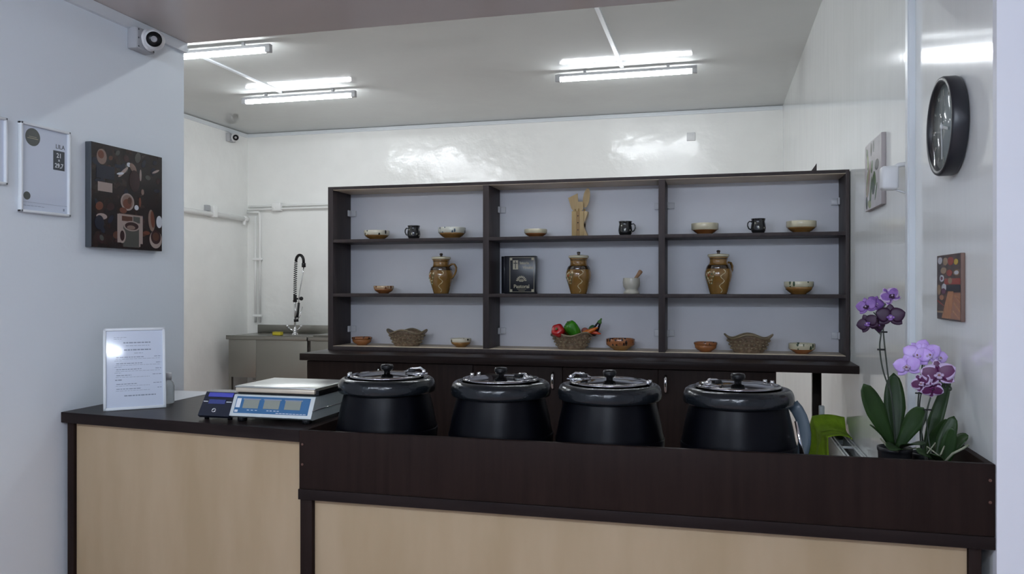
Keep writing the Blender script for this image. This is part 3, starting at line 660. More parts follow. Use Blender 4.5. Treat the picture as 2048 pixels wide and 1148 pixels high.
M['dark_blue'] = mat('printer_housing', (0.012, 0.015, 0.028), 0.3)
M['blue_tr'] = mat('blue_translucent_lid', (0.07, 0.08, 0.42), 0.2)
M['blue_lcd'] = mat('blue_window', (0.045, 0.06, 0.20), 0.2)
t = thing('receipt_printer', (-1.642, 2.352, CT), 'small black receipt printer with blue cover left of the scale', 'printer')
x0, x1 = -0.060, 0.060
prof = [(0.000, 0.016), (0.050, 0.090), (0.085, 0.094), (0.095, 0.085), (0.095, 0.016), (0.010, 0.008)]
b = MB(); b.prism(prof, x0, x1, M=Matrix(((0, 0, 1, 0), (1, 0, 0, 0), (0, 1, 0, 0), (0, 0, 0, 1)))); b.build('housing', M['dark_blue'], t)
ang = math.atan2(0.050, 0.074); PM = Matrix.Translation((0, 0, 0.016)) @ Matrix.Rotation(-ang, 4, 'X')
b = MB(); b.bbox(-0.045, 0.050, -0.003, 0.002, 0.070, 0.086, 0.001, M=PM); b.build('blue_cover', M['blue_tr'], t)
b = MB(); b.box(-0.036, 0.028, -0.0015, 0.001, 0.044, 0.060, M=PM); b.build('blue_window', M['blue_lcd'], t)
b = MB(); b.box(-0.056, -0.040, -0.0015, 0.001, 0.051, 0.0535, M=PM); b.box(0.032, 0.052, -0.0015, 0.001, 0.051, 0.0535, M=PM); b.build('printed_marks', M['ink_white'], t)
b = MB(); b.lathe([(0.0045, -0.001), (0.0045, 0.003), (0.008, 0.003), (0.008, -0.001)], 20, M=PM @ Matrix.Translation((-0.004, 0, 0.020)) @ Matrix.Rotation(PI / 2, 4, 'X')); b.build('round_emblem', M['chrome'], t)
for fx in (-0.045, 0.045):
    b = MB(); b.cyl((fx, 0.03, 0), (fx, 0.03, 0.014), 0.008, 12); b.build('foot', M['black'], t)

# framed menu leaning back on its easel leg
ang = math.atan2(0.138, 0.152)
t = thing('framed_menu', (-2.069, 2.495, CT), 'white framed printed menu standing on the counter left of the printer', 'menu', ang)
LM = Matrix.Rotation(-0.19, 4, 'X')
W_, H_ = 0.210, 0.303
b = MB()
for q in ((-W_ / 2, W_ / 2, 0, 0.011), (-W_ / 2, W_ / 2, H_ - 0.010, H_), (-W_ / 2, -W_ / 2 + 0.010, 0, H_), (W_ / 2 - 0.010, W_ / 2, 0, H_)): b.bbox(q[0], q[1], -0.004, 0.014, q[2], q[3], 0.002, M=LM)
b.build('frame', M['frame_white'], t)
b = MB(); b.box(-W_ / 2 + 0.009, W_ / 2 - 0.009, 0.002, 0.004, 0.010, H_ - 0.009, M=LM); pg = b.build('sheet', M['paper'], t)
b = MB(); b.box(-W_ / 2 + 0.009, W_ / 2 - 0.009, 0.0045, 0.012, 0.010, H_ - 0.009, M=LM); b.build('backing_board', M['grey_box'], t)
b = MB(); random.seed(3)
def words(x0, x1, z, h=0.0013):
    x = x0
    while x < x1:
        w = random.uniform(0.005, 0.014); w = min(w, x1 - x); b.box(x, x + w, 0.0016, 0.0021, z, z + h, M=LM); x += w + 0.0022
words(-0.070, -0.026, 0.268); words(-0.070, -0.042, 0.262)
words(-0.038, 0.055, 0.246, 0.0042); words(-0.030, 0.050, 0.236, 0.0016)
words(-0.036, 0.055, 0.219, 0.0044); words(-0.002, 0.028, 0.208, 0.0018)
for z, x2, xa in ((0.193, 0.030, 0.066), (0.170, 0.025, 0.072), (0.148, 0.022, 0.070), (0.126, -0.012, 0.060), (0.094, 0.008, 0.062), (0.076, 0.020, 0.076)):
    words(-0.062, x2, z, 0.0026); words(xa, 0.090, z + 0.001, 0.0022)
    words(-0.064, 0.085 if z > 0.14 else 0.05, z - 0.006, 0.0012)
    if z > 0.14: words(-0.068, -0.044, z - 0.012, 0.0012)
words(-0.066, -0.042, 0.109, 0.0035); words(-0.036, 0.070, 0.050, 0.0040)
b.build('printed_lines', M['ink_soft'], pg)
b = MB(); b.bbox(-0.025, 0.025, -0.002, 0.002, 0, 0.19, 0.001, M=Matrix.Translation((0, 0.138, 0.002)) @ Matrix.Rotation(0.46, 4, 'X')); b.build('easel_leg', M['grey_box'], t)

M['liquid'] = mat('clear_bottle', (0.72, 0.76, 0.76), 0.15, trans=0.6, alpha=0.8)
t = thing('small_bottle', (-2.055, 2.66, CT), 'small clear bottle with white cap half hidden behind the framed menu', 'bottle')
b = MB(); b.lathe([(0, 0), (0.020, 0), (0.022, 0.004), (0.022, 0.068), (0.018, 0.082), (0.010, 0.090), (0.010, 0.094), (0, 0.094)], 28); b.build('body', M['liquid'], t)
b = MB(); b.lathe([(0, 0.092), (0.0125, 0.092), (0.0125, 0.116), (0.010, 0.119), (0, 0.119)], 24); b.build('cap', M['white_pl'], t)
b = MB(); b.box(-0.105, 0.105, -0.148, 0.148, 0, 0.0012)
tag(b.build('paper_sheet', M['paper_matt'], loc=(-2.176, 2.842, CT + 0.0002)), 'blank white paper sheet lying on the counter behind the framed menu', 'paper')

# ------------------------------------------------------------------ pictures and frames on the left wall
def wall_frame(y0, y1, z0, z1, label):
    t = thing('picture_frame', (XL, (y0 + y1) / 2, z0), label, 'picture frame')
    w, h = (y1 - y0) / 2, z1 - z0
    b = MB()
    for q in ((-w, w, 0, 0.009), (-w, w, h - 0.009, h), (-w, -w + 0.009, 0, h), (w - 0.009, w, 0, h)): b.bbox(0, 0.016, q[0], q[1], q[2], q[3], 0.002)
    b.build('frame', M['frame_white'], t)
    b = MB(); b.box(0.001, 0.007, -w + 0.008, w - 0.008, 0.008, h - 0.008); p = b.build('sheet', M['paper'], t)
    return t, p, w, h
WM = Matrix(((0, 0, 1, 0), (1, 0, 0, 0), (0, 1, 0, 0), (0, 0, 0, 1)))   # plane x,y -> wall Y,Z facing +X
t, p, w, h = wall_frame(2.194, 2.409, 1.675, 1.983, 'white framed sheet on the left wall with dark round spot and LILA lettering')
b = MB(); b.prism([(-0.052 + 0.0305 * math.cos(a * PI / 18), 0.262 + 0.0305 * math.sin(a * PI / 18)) for a in range(36)], 0.0072, 0.0078, M=WM); b.build('dark_disc', M['taupe'], p)
b = MB(); b.box(0.0078, 0.0082, -0.075, -0.030, 0.256, 0.258); b.box(0.0078, 0.0082, -0.068, -0.037, 0.262, 0.2635); b.build('disc_lettering', M['gold'], p)
b = MB(); b.prism([(-0.076 + 0.014 * math.cos(a * PI / 12), 0.058 + 0.014 * math.sin(a * PI / 12)) for a in range(24)], 0.0072, 0.0078, M=WM); b.build('dark_disc', M['taupe'], p)
b = MB(); b.box(0.0072, 0.0077, 0.036, 0.086, 0.163, 0.232); blk = b.build('black_block', M['ink'], p)
for s, x, z, sz in (('21', 0.061, 0.208, 0.023), ('x', 0.061, 0.195, 0.014), ('29,7', 0.061, 0.172, 0.022)):
    b = MB(); b.merge(text_bm(s, sz, 0.0002, bold=0.0004), Matrix.Translation((0.0078, x, z)) @ WM); b.build('white_lettering', M['ink_white'], blk)
b = MB(); b.merge(text_bm('LILA', 0.022, 0.0002), Matrix.Translation((0.0073, 0.067, 0.240)) @ WM); b.build('lettering', M['ink'], p)
b = MB(); b.box(0.0072, 0.0076, -w + 0.010, w - 0.010, 0.036, 0.0368); b.box(0.0072, 0.0076, 0.080, 0.086, 0.018, 0.027)
for j in range(6): b.box(0.0072, 0.0076, -0.09 + j * 0.015, -0.078 + j * 0.015, 0.024, 0.0252)
b.build('printed_lines', M['ink_soft'], p)
wall_frame(1.84, 2.143, 1.758, 1.980, 'white framed picture cut off by the left edge of the photo')

def canvas(name_label, cat, wallx, sgn, y0, y1, z0, z1, th, base, side, shapes, mats):
    """shapes: list of (outline in 0..1 units, material index)"""
    t = thing('canvas_picture', (wallx, (y0 + y1) / 2, z0), name_label, cat)
    w, h = y1 - y0, z1 - z0
    b = MB(); b.bbox(min(0, sgn * th), max(0, sgn * th), -w / 2, w / 2, 0, h, 0.002); c = b.build('canvas', side, t)
    b = MB(); e = sgn * (th + 0.0003)
    b.box(min(e, sgn * th), max(e, sgn * th), -w / 2 + 0.001, w / 2 - 0.001, 0.001, h - 0.001, 0)
    for i, (pts, mi) in enumerate(shapes):
        o0 = th + 0.0004; o1 = th + 0.0006 + i * 0.000012
        q = [((u - 0.5) * w * 0.995, v * h * 0.99 + 0.001) for u, v in pts]
        MM = Matrix(((0, 0, sgn, 0), (1, 0, 0, 0), (0, 1, 0, 0), (0, 0, 0, 1)))
        b.prism(q, o0, o1, mi, M=MM)
    b.build('print', [base] + mats, t)
    return t
def ell(cx, cy, rx, ry, n=20, rot=0): return [(min(0.998, max(0.002, cx + rx * math.cos(2 * PI * k / n) * math.cos(rot) - ry * math.sin(2 * PI * k / n) * math.sin(rot))), min(0.998, max(0.002, cy + rx * math.cos(2 * PI * k / n) * math.sin(rot) + ry * math.sin(2 * PI * k / n) * math.cos(rot)))) for k in range(n)]
def rect(a, b_, c, d): return [(a, c), (b_, c), (b_, d), (a, d)]
pm = lambda n, c, r=0.25, **k: mat(n, c, r, **k)
cof = [pm('print_tan', (0.22, 0.15, 0.12)), pm('print_brown', (0.085, 0.035, 0.022)), pm('print_beige', (0.34, 0.27, 0.24)), pm('print_navy', (0.016, 0.018, 0.030)),
       pm('print_white', (0.55, 0.58, 0.62)), pm('print_grey', (0.075, 0.075, 0.065)), pm('print_rust', (0.14, 0.05, 0.03)), pm('print_plum', (0.035, 0.015, 0.015))]
base = mat('print_dark_coffee', (0.008, 0.007, 0.008), 0.22, col2=(0.030, 0.017, 0.014), vscale=22)
random.seed(11)
S = []
for k in range(34):
    S.append((ell(random.uniform(0.06, 0.95), random.uniform(0.05, 0.95), random.uniform(0.02, 0.06), random.uniform(0.015, 0.05), 10, random.uniform(0, 3)), random.choice([4, 8, 8, 2, 4, 6])))
S += [(ell(0.13, 0.88, 0.065, 0.075), 1), (ell(0.12, 0.90, 0.04, 0.04), 7), (rect(0.08, 0.27, 0.545, 0.635), 3), (rect(0.06, 0.30, 0.67, 0.80), 4), (rect(0.30, 0.44, 0.80, 0.835), 4),
      (ell(0.50, 0.855, 0.030, 0.022), 5), (ell(0.56, 0.83, 0.06, 0.035, 14, -0.7), 1), (ell(0.42, 0.77, 0.09, 0.018, 14, 0.7), 3), (ell(0.38, 0.75, 0.05, 0.012, 12, 0.2), 5),
      (ell(0.67, 0.77, 0.014, 0.06), 3), (ell(0.78, 0.76, 0.04, 0.025), 6), (ell(0.90, 0.84, 0.06, 0.012, 12, 0.4), 3), (ell(0.58, 0.70, 0.075, 0.11), 8), (ell(0.70, 0.60, 0.02, 0.03), 1),
      (rect(0.34, 0.70, 0.06, 0.345), 3), (rect(0.36, 0.70, 0.345, 0.352), 1), (rect(0.40, 0.55, 0.28, 0.33), 2), (rect(0.56, 0.66, 0.27, 0.335), 6),
      (ell(0.48, 0.475, 0.095, 0.088), 3), (ell(0.48, 0.475, 0.078, 0.072), 1), (ell(0.475, 0.455, 0.06, 0.05), 7), (ell(0.51, 0.49, 0.03, 0.035), 2), (ell(0.42, 0.385, 0.05, 0.03), 7),
      (ell(0.61, 0.43, 0.030, 0.026), 5), (ell(0.66, 0.49, 0.016, 0.05), 7), (ell(0.835, 0.315, 0.048, 0.115, 20, 0.1), 1), (ell(0.85, 0.33, 0.03, 0.09, 20, 0.1), 7),
      (ell(0.955, 0.31, 0.045, 0.065), 5), (ell(0.955, 0.31, 0.036, 0.055), 5), (ell(0.10, 0.40, 0.05, 0.04, 14, 0.4), 7), (ell(0.13, 0.30, 0.07, 0.03), 3), (ell(0.10, 0.24, 0.06, 0.07), 4),
      (rect(0.42, 0.655, 0.02, 0.235), 6), (ell(0.405, 0.13, 0.05, 0.075), 3), (ell(0.405, 0.13, 0.032, 0.052), 8), (ell(0.54, 0.235, 0.118, 0.052), 3), (ell(0.54, 0.235, 0.098, 0.040), 8), (ell(0.53, 0.22, 0.06, 0.022), 1),
      (rect(0.645, 0.665, 0.03, 0.22), 3), (ell(0.90, 0.12, 0.095, 0.095), 3), (ell(0.90, 0.145, 0.078, 0.075), 8), (ell(0.90, 0.15, 0.05, 0.045), 2), (ell(0.76, 0.18, 0.05, 0.02), 7)]
canvas('dark square canvas print with coffee cups and beans on the left wall', 'picture', XL, 1, 2.492, 2.885, 1.570, 1.966, 0.028, base, M['ink'], S, cof)

# right wall pictures
hb = mat('print_pale_wood', (0.50, 0.48, 0.50), 0.3, var=0.1, vscale=14)
hm = [pm('herb_green', (0.10, 0.17, 0.07)), pm('herb_dark', (0.035, 0.06, 0.035)), pm('herb_light', (0.28, 0.32, 0.16)), pm('herb_blush', (0.38, 0.28, 0.25)), pm('herb_black', (0.02, 0.02, 0.025))]
S = []; random.seed(4)
for (u, v, rx, ry, r, m_) in ((0.85, 0.85, 0.10, 0.05, 1.2, 1), (0.80, 0.72, 0.12, 0.05, 1.5, 3), (0.60, 0.88, 0.035, 0.10, 0.0, 2), (0.45, 0.90, 0.03, 0.09, 0.0, 2), (0.25, 0.60, 0.12, 0.08, 0.0, 5), (0.55, 0.62, 0.05, 0.10, 0.3, 1),
                             (0.80, 0.40, 0.10, 0.22, 0.3, 3), (0.75, 0.45, 0.05, 0.30, 0.4, 4), (0.62, 0.25, 0.05, 0.24, 0.3, 1), (0.45, 0.35, 0.10, 0.16, 0.2, 2), (0.38, 0.42, 0.06, 0.12, -0.4, 1), (0.30, 0.22, 0.03, 0.14, 0.5, 1),
                             (0.88, 0.12, 0.06, 0.10, 0, 2), (0.70, 0.08, 0.10, 0.06, 0.3, 3)):
    S.append((ell(u, v, rx, ry, 14, r), m_))
canvas('tall-looking pale canvas print with green herbs on the right wall beside the shelf', 'picture', XR, -1, 3.60, 3.975, 1.767, 2.068, 0.018, hb, mat('canvas_edge_grey', (0.40, 0.36, 0.36), 0.6), S, hm)
sb_ = mat('print_dark_spice', (0.035, 0.022, 0.025), 0.3, col2=(0.10, 0.06, 0.045), vscale=30)
sm = [pm('spice_white', (0.48, 0.48, 0.52)), pm('spice_red', (0.28, 0.045, 0.03)), pm('spice_yellow', (0.50, 0.34, 0.04)), pm('spaghetti', (0.42, 0.20, 0.10), 0.35, var=0.25, vscale=60, vstretch=(1, 6, 1)),
      pm('spice_plum', (0.14, 0.05, 0.09)), pm('spice_navy', (0.015, 0.015, 0.025)), pm('spice_tan', (0.30, 0.20, 0.12)), pm('spice_brick', (0.36, 0.17, 0.10))]
# on this wall the photo's left is the far end (u = 1), its right the near end (u = 0)
def fl(s): return [(1 - u, v) for u, v in s]
S = [(fl(ell(0.14, 0.92, 0.10, 0.055)), 1), (fl(ell(0.60, 0.90, 0.13, 0.065)), 2), (fl(ell(0.82, 0.88, 0.085, 0.045)), 3), (fl(ell(0.38, 0.90, 0.10, 0.06)), 7), (fl(ell(0.30, 0.76, 0.13, 0.05)), 7), (fl(ell(0.55, 0.72, 0.12, 0.05)), 2),
     (fl(ell(0.84, 0.72, 0.12, 0.045)), 7), (fl(ell(0.84, 0.72, 0.09, 0.03)), 1), (fl(rect(0.34, 0.99, 0.545, 0.635)), 2), (fl(ell(0.58, 0.60, 0.085, 0.05)), 7), (fl(ell(0.22, 0.64, 0.10, 0.055)), 1), (fl(ell(0.22, 0.64, 0.05, 0.03)), 5),
     (fl(ell(0.32, 0.50, 0.10, 0.06)), 1), (fl(ell(0.30, 0.44, 0.10, 0.045)), 5), (fl(ell(0.10, 0.46, 0.08, 0.08)), 7), (fl(ell(0.22, 0.34, 0.10, 0.04)), 8), (fl([(0.02, 0.30), (0.30, 0.22), (0.30, 0.205), (0.02, 0.28)]), 2),
     (fl(rect(0.42, 0.99, 0.44, 0.53)), 6), (fl([(0.50, 0.44), (0.72, 0.44), (0.60, 0.02), (0.22, 0.02)]), 4), (fl([(0.72, 0.42), (0.99, 0.42), (0.99, 0.02), (0.60, 0.02)]), 8),
     (fl([(0.75, 0.40), (0.98, 0.30), (0.98, 0.27), (0.75, 0.37)]), 4), (fl([(0.74, 0.28), (0.98, 0.16), (0.98, 0.13), (0.74, 0.25)]), 4), (fl([(0.70, 0.16), (0.95, 0.05), (0.95, 0.03), (0.70, 0.13)]), 4), (fl(rect(0.02, 0.30, 0.10, 0.13)), 7)]
canvas('small canvas print of spices and spaghetti on the right wall below the clock', 'picture', XR, -1, 2.515, 2.765, 1.320, 1.518, 0.012, sb_, mat('canvas_edge_brown', (0.16, 0.10, 0.08), 0.6), S, sm)

# wall clock
t = thing('wall_clock', (XR, 2.61, 1.897), 'large round wall clock with thick black case on the right wall', 'clock')
RY = Matrix.Rotation(-PI / 2, 4, 'Y')   # lathe axis z -> -X
M['clock_face'] = mat('clock_face_grey', (0.30, 0.35, 0.36), 0.12, col2=(0.38, 0.43, 0.43), vscale=9, spec=0.6)
M['clock_case'] = mat('clock_case_black', (0.016, 0.017, 0.022), 0.35)
b = MB(); b.lathe([(0, 0), (0.134, 0), (0.144, 0.004), (0.146, 0.010), (0.146, 0.040), (0.143, 0.046), (0.136, 0.047), (0.130, 0.044), (0.128, 0.036), (0.1275, 0.030), (0.120, 0.030), (0, 0.030)], 72, M=RY); b.build('case', M['clock_case'], t)
b = MB(); b.lathe([(0, 0.031), (0.1275, 0.031), (0.1275, 0.0305), (0, 0.0305)], 64, M=RY); f = b.build('face', M['clock_face'], t)
b = MB()
for k in range(12):
    a = k * PI / 6; r = 0.110; L_ = 0.012 if k % 3 else 0.020
    b.box(-0.0335, -0.031, -0.0025, 0.0025, r - L_, r, M=Matrix.Rotation(a, 4, 'X'))
b.build('hour_marks', mat('clock_marks', (0.30, 0.31, 0.27), 0.4), f)
b = MB(); b.box(-0.0375, -0.036, -0.004, 0.004, -0.010, 0.062, M=Matrix.Rotation(math.radians(105), 4, 'X')); b.build('hour_hand', M['ink_white'], t)
b = MB(); b.box(-0.0395, -0.038, -0.003, 0.003, -0.012, 0.098, M=Matrix.Rotation(math.radians(176), 4, 'X')); b.cyl((-0.034, 0, 0), (-0.041, 0, 0), 0.007, 16); b.build('minute_hand', M['ink_white'], t)
b = MB(); b.lathe([(0, 0.0425), (0.1285, 0.0425), (0.1285, 0.0435), (0, 0.0435)], 64, M=RY); b.build('glass', mat('clock_glass', (1, 1, 1), 0.03, trans=1.0, alpha=0.12), t)

# motion sensor beside the trunking
t = thing('motion_sensor', (XR, 3.21, 1.83), 'small white rounded wall sensor beside the herb picture', 'sensor')
b = MB(); b.bbox(-0.095, -0.035, -0.028, 0.028, -0.050, 0.038, 0.012, seg=4); b.build('housing', M['white_pl'], t)
b = MB(); b.tube([(0, 0, 0.045), (-0.03, 0, 0.042), (-0.055, 0, 0.030)], 0.009, 10); b.cyl((0, 0, 0.045), (-0.008, 0, 0.045), 0.022, 16); b.build('mounting_arm', M['white_pl'], t)
b = MB(); b.tube([(-0.045, 0.0, -0.048), (-0.020, 0, -0.058), (0, 0.0, -0.065)], 0.004, 8); b.build('cable', M['white_pl'], t)

# security cameras
def sec_cam(x, y, z, label, sc_=1.0, aim=(1, -1, -0.25)):
    t = thing('security_camera', (x, y, z), label, 'camera'); t.scale = (sc_,) * 3
    b = MB(); b.bbox(0, 0.046, -0.052, 0.052, -0.046, 0.040, 0.004); b.box(0.046, 0.0475, -0.048, 0.048, -0.042, 0.036); b.build('junction_box', M['grey_box'], t)
    b = MB()
    for (yy, zz) in ((-0.044, 0.030), (-0.044, -0.004), (-0.044, -0.038), (0.044, -0.038)): b.cyl((0.0475, yy, zz), (0.0490, yy, zz), 0.0035, 8)
    b.build('screws', M['ink'], t)
    b = MB(); b.cyl((0.0475, 0.008, 0.0), (0.062, 0.008, 0.0), 0.044, 28); b.ball((0.078, 0.008, 0.0), 0.042, 28); bd = b.build('turret', M['white_pl'], t)
    d = Vector(aim).normalized(); c = Vector((0.078, 0.008, 0)); q = d.to_track_quat('Z', 'Y').to_matrix().to_4x4(); MM = Matrix.Translation(c) @ q
    b = MB(); b.lathe([(0, 0.030), (0.028, 0.032), (0.030, 0.036), (0.029, 0.044), (0.012, 0.043), (0.011, 0.0435)], 28, M=MM); l = b.build('lens_ring', M['black'], bd)
    b = MB(); b.lathe([(0.012, 0.0435), (0.012, 0.0465), (0.0085, 0.0465), (0.007, 0.0440), (0, 0.0440)], 20, M=MM); b.build('lens', mat('lens_trim', (0.35, 0.35, 0.36), 0.3), l)
sec_cam(XL, 2.765, 2.425, 'white security camera on a grey box high on the left wall', 1.0, (1, -1.25, -0.35))
sec_cam(XB + 0.001, 8.42, 3.215, 'small white security camera in the far back left corner', 1.15, (0.65, -1, -0.25))

# ------------------------------------------------------------------ back room: pipes, sink, tap
t = thing('wall_pipe', (XB + 0.045, 6.0, 2.26), 'thick white pipe running along the back room left wall', 'pipe')
b = MB(); b.cyl((0, -2.9, 0.0), (0, 2.70, 0.0), 0.028, 16); b.build('tube', M['pipe'], t)
b = MB(); b.bbox(-0.045, 0.032, 2.02, 2.10, -0.035, 0.095, 0.006); b.build('clamp', M['pipe'], t)
b = MB(); b.bbox(-0.044, 0.0, 1.94, 2.00, 0.032, 0.10, 0.004); b.build('valve', M['grey_box'], t)
b = MB(); b.cyl((0, 2.66, 0), (0, 2.74, 0), 0.036, 16); b.cyl((0.0, 2.68, -0.03), (0.0, 2.68, -0.075), 0.02, 12); b.build('end_joint', M['pipe'], t)
t = thing('water_pipes', (-5.5, YB - 0.03, 2.40), 'pair of thin white water pipes running along the back wall and down in the corner', 'pipes')
b = MB(); b.cyl((-0.13, 0, 0.02), (2.9, 0, 0.03), 0.013, 10); b.cyl((-0.13, -0.02, -0.02), (2.9, -0.02, -0.005), 0.013, 10); b.build('horizontal_pipes', M['pipe'], t)
b = MB(); b.tube([(-0.13, -0.025, -0.055), (0.03, -0.025, -0.055), (0.045, -0.025, -0.075), (0.045, -0.025, -1.42)], 0.014, 10); b.tube([(-0.02, -0.02, -0.10), (-0.02, -0.02, -1.42)], 0.014, 10); b.build('vertical_pipes', M['pipe'], t)
b = MB(); b.bbox(0.22, 0.34, -0.05, 0.01, -0.045, 0.055, 0.008); b.cyl((0.25, -0.05, -0.01), (0.25, -0.056, -0.01), 0.014, 10); b.build('fitting', M['pipe'], t)
for z in (-0.65, -1.35):
    b = MB(); b.bbox(-0.045, 0.07, -0.045, 0.0, z, z + 0.03, 0.003); b.build('clip', M['pipe'], t)
t = thing('cover_plate', (-0.252, YB, 3.045), 'small square white cover plate high on the back wall', 'cover plate')
b = MB(); b.bbox(-0.045, 0.045, -0.012, 0, -0.045, 0.045, 0.004); b.build('plate', M['white_pl'], t)
b = MB(); b.bbox(-0.022, 0.022, -0.015, -0.012, -0.022, 0.022, 0.002); b.build('knockout', M['white_pl'], t)

def steel_unit(x0, x1, label, panels, drain=False):
    t = thing('steel_sink_unit', (x0, 8.10, 0), label, 'sink unit'); w = x1 - x0; D = 0.69
    b = MB(); b.bbox(0, w, 0, D, 0.815, 0.855, 0.004); b.bbox(0, w, D - 0.03, D, 0.855, 0.955, 0.004); b.bbox(0, w, 0, 0.012, 0.855, 0.862, 0.002)
    b.build('worktop', M['steel'], t)
    for (a, c, z0) in panels:
        b = MB(); b.bbox(a, c, 0.02, 0.035, z0, 0.814, 0.002); b.build('front_panel', M['steel'], t)
    for (lx, ly) in ((0.03, 0.06), (w - 0.04, 0.06), (0.03, D - 0.06), (w - 0.04, D - 0.06)):
        b = MB(); b.box(lx - 0.018, lx + 0.018, ly - 0.018, ly + 0.018, 0.0, 0.814); b.build('leg', M['steel'], t)
    return t, w
t, w = steel_unit(-5.488, -4.455, 'stainless steel sink unit at the back wall with spray tap', [(0.05, 0.38, 0.38), (0.381, 1.03, 0.10)])
b = MB(); b.bbox(0.0, 0.014, 0.08, 0.66, 0.38, 0.814, 0.002); b.build('side_panel', M['steel'], t)
b = MB(); b.bbox(0.46, 0.96, 0.12, 0.56, 0.856, 0.858, 0.0005); b.build('bowl_rim', M['steel'], t)
b = MB(); b.box(0.10, 0.95, 0.40, 0.42, 0.30, 0.32); b.build('cross_rail', M['steel'], t)
t, w = steel_unit(-4.440, -3.40, 'stainless steel unit right of the sink, partly hidden behind the display shelf', [(0.03, 1.0, 0.10)])
b = MB(); b.bbox(0.04, 0.98, 0.05, 0.62, 0.856, 0.880, 0.004); b.build('raised_edge', M['steel'], t)

t = thing('spray_tap', (-4.825, 8.50, 0.858), 'tall pre-rinse spray tap with coiled spring hose on the steel sink', 'tap')
b = MB(); b.lathe([(0.040, 0), (0.036, 0.010), (0.022, 0.02), (0.020, 0.06), (0.014, 0.075), (0.012, 0.09)], 20); b.build('base', M['chrome'], t)
for s in (-1, 1):
    b = MB(); b.tube([(0, 0, 0.045), (s * 0.05, -0.01, 0.055), (s * 0.085, -0.02, 0.095)], [0.014, 0.012, 0.009], 10); b.ball((s * 0.09, -0.02, 0.100), 0.016, 12); b.build('valve_lever', M['chrome'], t)
b = MB(); b.cyl((0, 0, 0.07), (0, 0, 0.41), 0.011, 12); b.build('riser', M['chrome'], t)
b = MB(); b.cyl((0, 0, 0.385), (0, 0, 0.470), 0.020, 14); b.cyl((0, -0.0, 0.420), (0.075, -0.0, 0.425), 0.010, 10); b.ball((0.082, 0, 0.425), 0.024, 14); b.cyl((-0.022, 0, 0.395), (0.022, 0, 0.395), 0.014, 10); b.build('hose_bracket', M['black'], t)
hose = []
for i in range(26): hose.append(Vector((0.0 + 0.012 * (i / 25) ** 2, 0, 0.46 + 0.40 * i / 25)))
for i in range(1, 12): a = PI - i / 12 * PI; hose.append(Vector((0.062 + 0.050 * math.cos(a), 0, 0.865 + 0.075 * math.sin(a))))
hose.append(Vector((0.113, 0, 0.83)))
b = MB(); b.tube(hose[:27], 0.005, 8); b.build('inner_hose', M['chrome'], t)
b = MB(); b.tube(hose[25:], 0.017, 10); b.build('hose_arch', M['black'], t)
hel = []; n = 26 * 14
for i in range(n):
    u = i / (n - 1) * 24.9; k_ = int(u); fr = u - k_; c = hose[k_].lerp(hose[k_ + 1], fr); a = i / 14 * 2 * PI * 0.62
    hel.append(c + Vector((0.018 * math.cos(a), 0.018 * math.sin(a), 0)))
b = MB(); b.tube(hel, 0.0042, 6); b.build('spring', M['black'], t)
b = MB(); b.cyl((0.113, 0, 0.845), (0.115, 0, 0.795), 0.024, 16); b.build('hose_end', M['black'], t)
b = MB(); b.tube([(0.115, 0, 0.80), (0.105, -0.01, 0.70), (0.075, -0.02, 0.52), (0.060, -0.02, 0.42), (0.062, -0.02, 0.36)], 0.0065, 8); b.build('supply_hose', M['chrome'], t)
b = MB(); b.cyl((0.060, -0.02, 0.375), (0.045, -0.025, 0.20), 0.014, 14); b.cyl((0.030, -0.03, 0.185), (0.034, -0.03, 0.150), 0.028, 16); b.build('spray_head', M['black'], t)
b = MB(); b.tube([(0.110, -0.02, 0.33), (0.085, -0.04, 0.22), (0.060, -0.04, 0.18)], 0.005, 8); b.tube([(0.018, -0.02, 0.37), (0.022, -0.03, 0.19)], 0.012, 10); b.build('trigger', M['chrome'], t)
t = thing('sponge', (-4.935, 8.30, 0.8585), 'yellow sponge lying beside the spray tap', 'sponge')
b = MB(); b.bbox(-0.052, 0.052, -0.035, 0.035, 0.0, 0.032, 0.006); b.build('foam', mat('yellow_foam', (0.62, 0.52, 0.04), 0.8, bump=0.4, bscale=200), t)
b = MB(); b.bbox(-0.052, 0.052, -0.035, 0.035, 0.032, 0.040, 0.002); b.build('scouring_pad', mat('yellow_pad', (0.45, 0.38, 0.05), 0.9), t)

# ------------------------------------------------------------------ radiator with green cloth
M['rad'] = mat('radiator_white', (0.58, 0.61, 0.62), 0.3)
t = thing('radiator', (0.640, 3.24, 0.10), 'white panel radiator low on the right wall beyond the counter', 'radiator')
b = MB(); b.bbox(-0.050, -0.036, -0.20, 1.38, 0, 0.52, 0.004); b.bbox(0.032, 0.044, -0.20, 1.38, 0, 0.52, 0.004); b.build('panel', M['rad'], t)
b = MB(); b.bbox(-0.052, -0.044, -0.20, 1.38, 0.515, 0.527, 0.002); b.bbox(-0.034, -0.026, -0.20, 1.38, 0.515, 0.525, 0.002); b.bbox(0.024, 0.032, -0.20, 1.38, 0.515, 0.525, 0.002); b.bbox(0.038, 0.046, -0.20, 1.38, 0.515, 0.527, 0.002)
for k in range(4): y = -0.05 + k * 0.36; b.box(-0.044, 0.038, y, y + 0.012, 0.512, 0.522)
b.build('top_rails', M['rad'], t)
b = MB()
for k in range(40):
    y = -0.19 + k * 0.039; b.box(-0.030, 0.030, y, y + 0.004, 0.06, 0.475)
b.build('fins', M['steel'], t)
b = MB(); b.bbox(-0.050, 0.044, 1.38, 1.40, 0.0, 0.52, 0.003); b.build('end_cover', M['rad'], t)
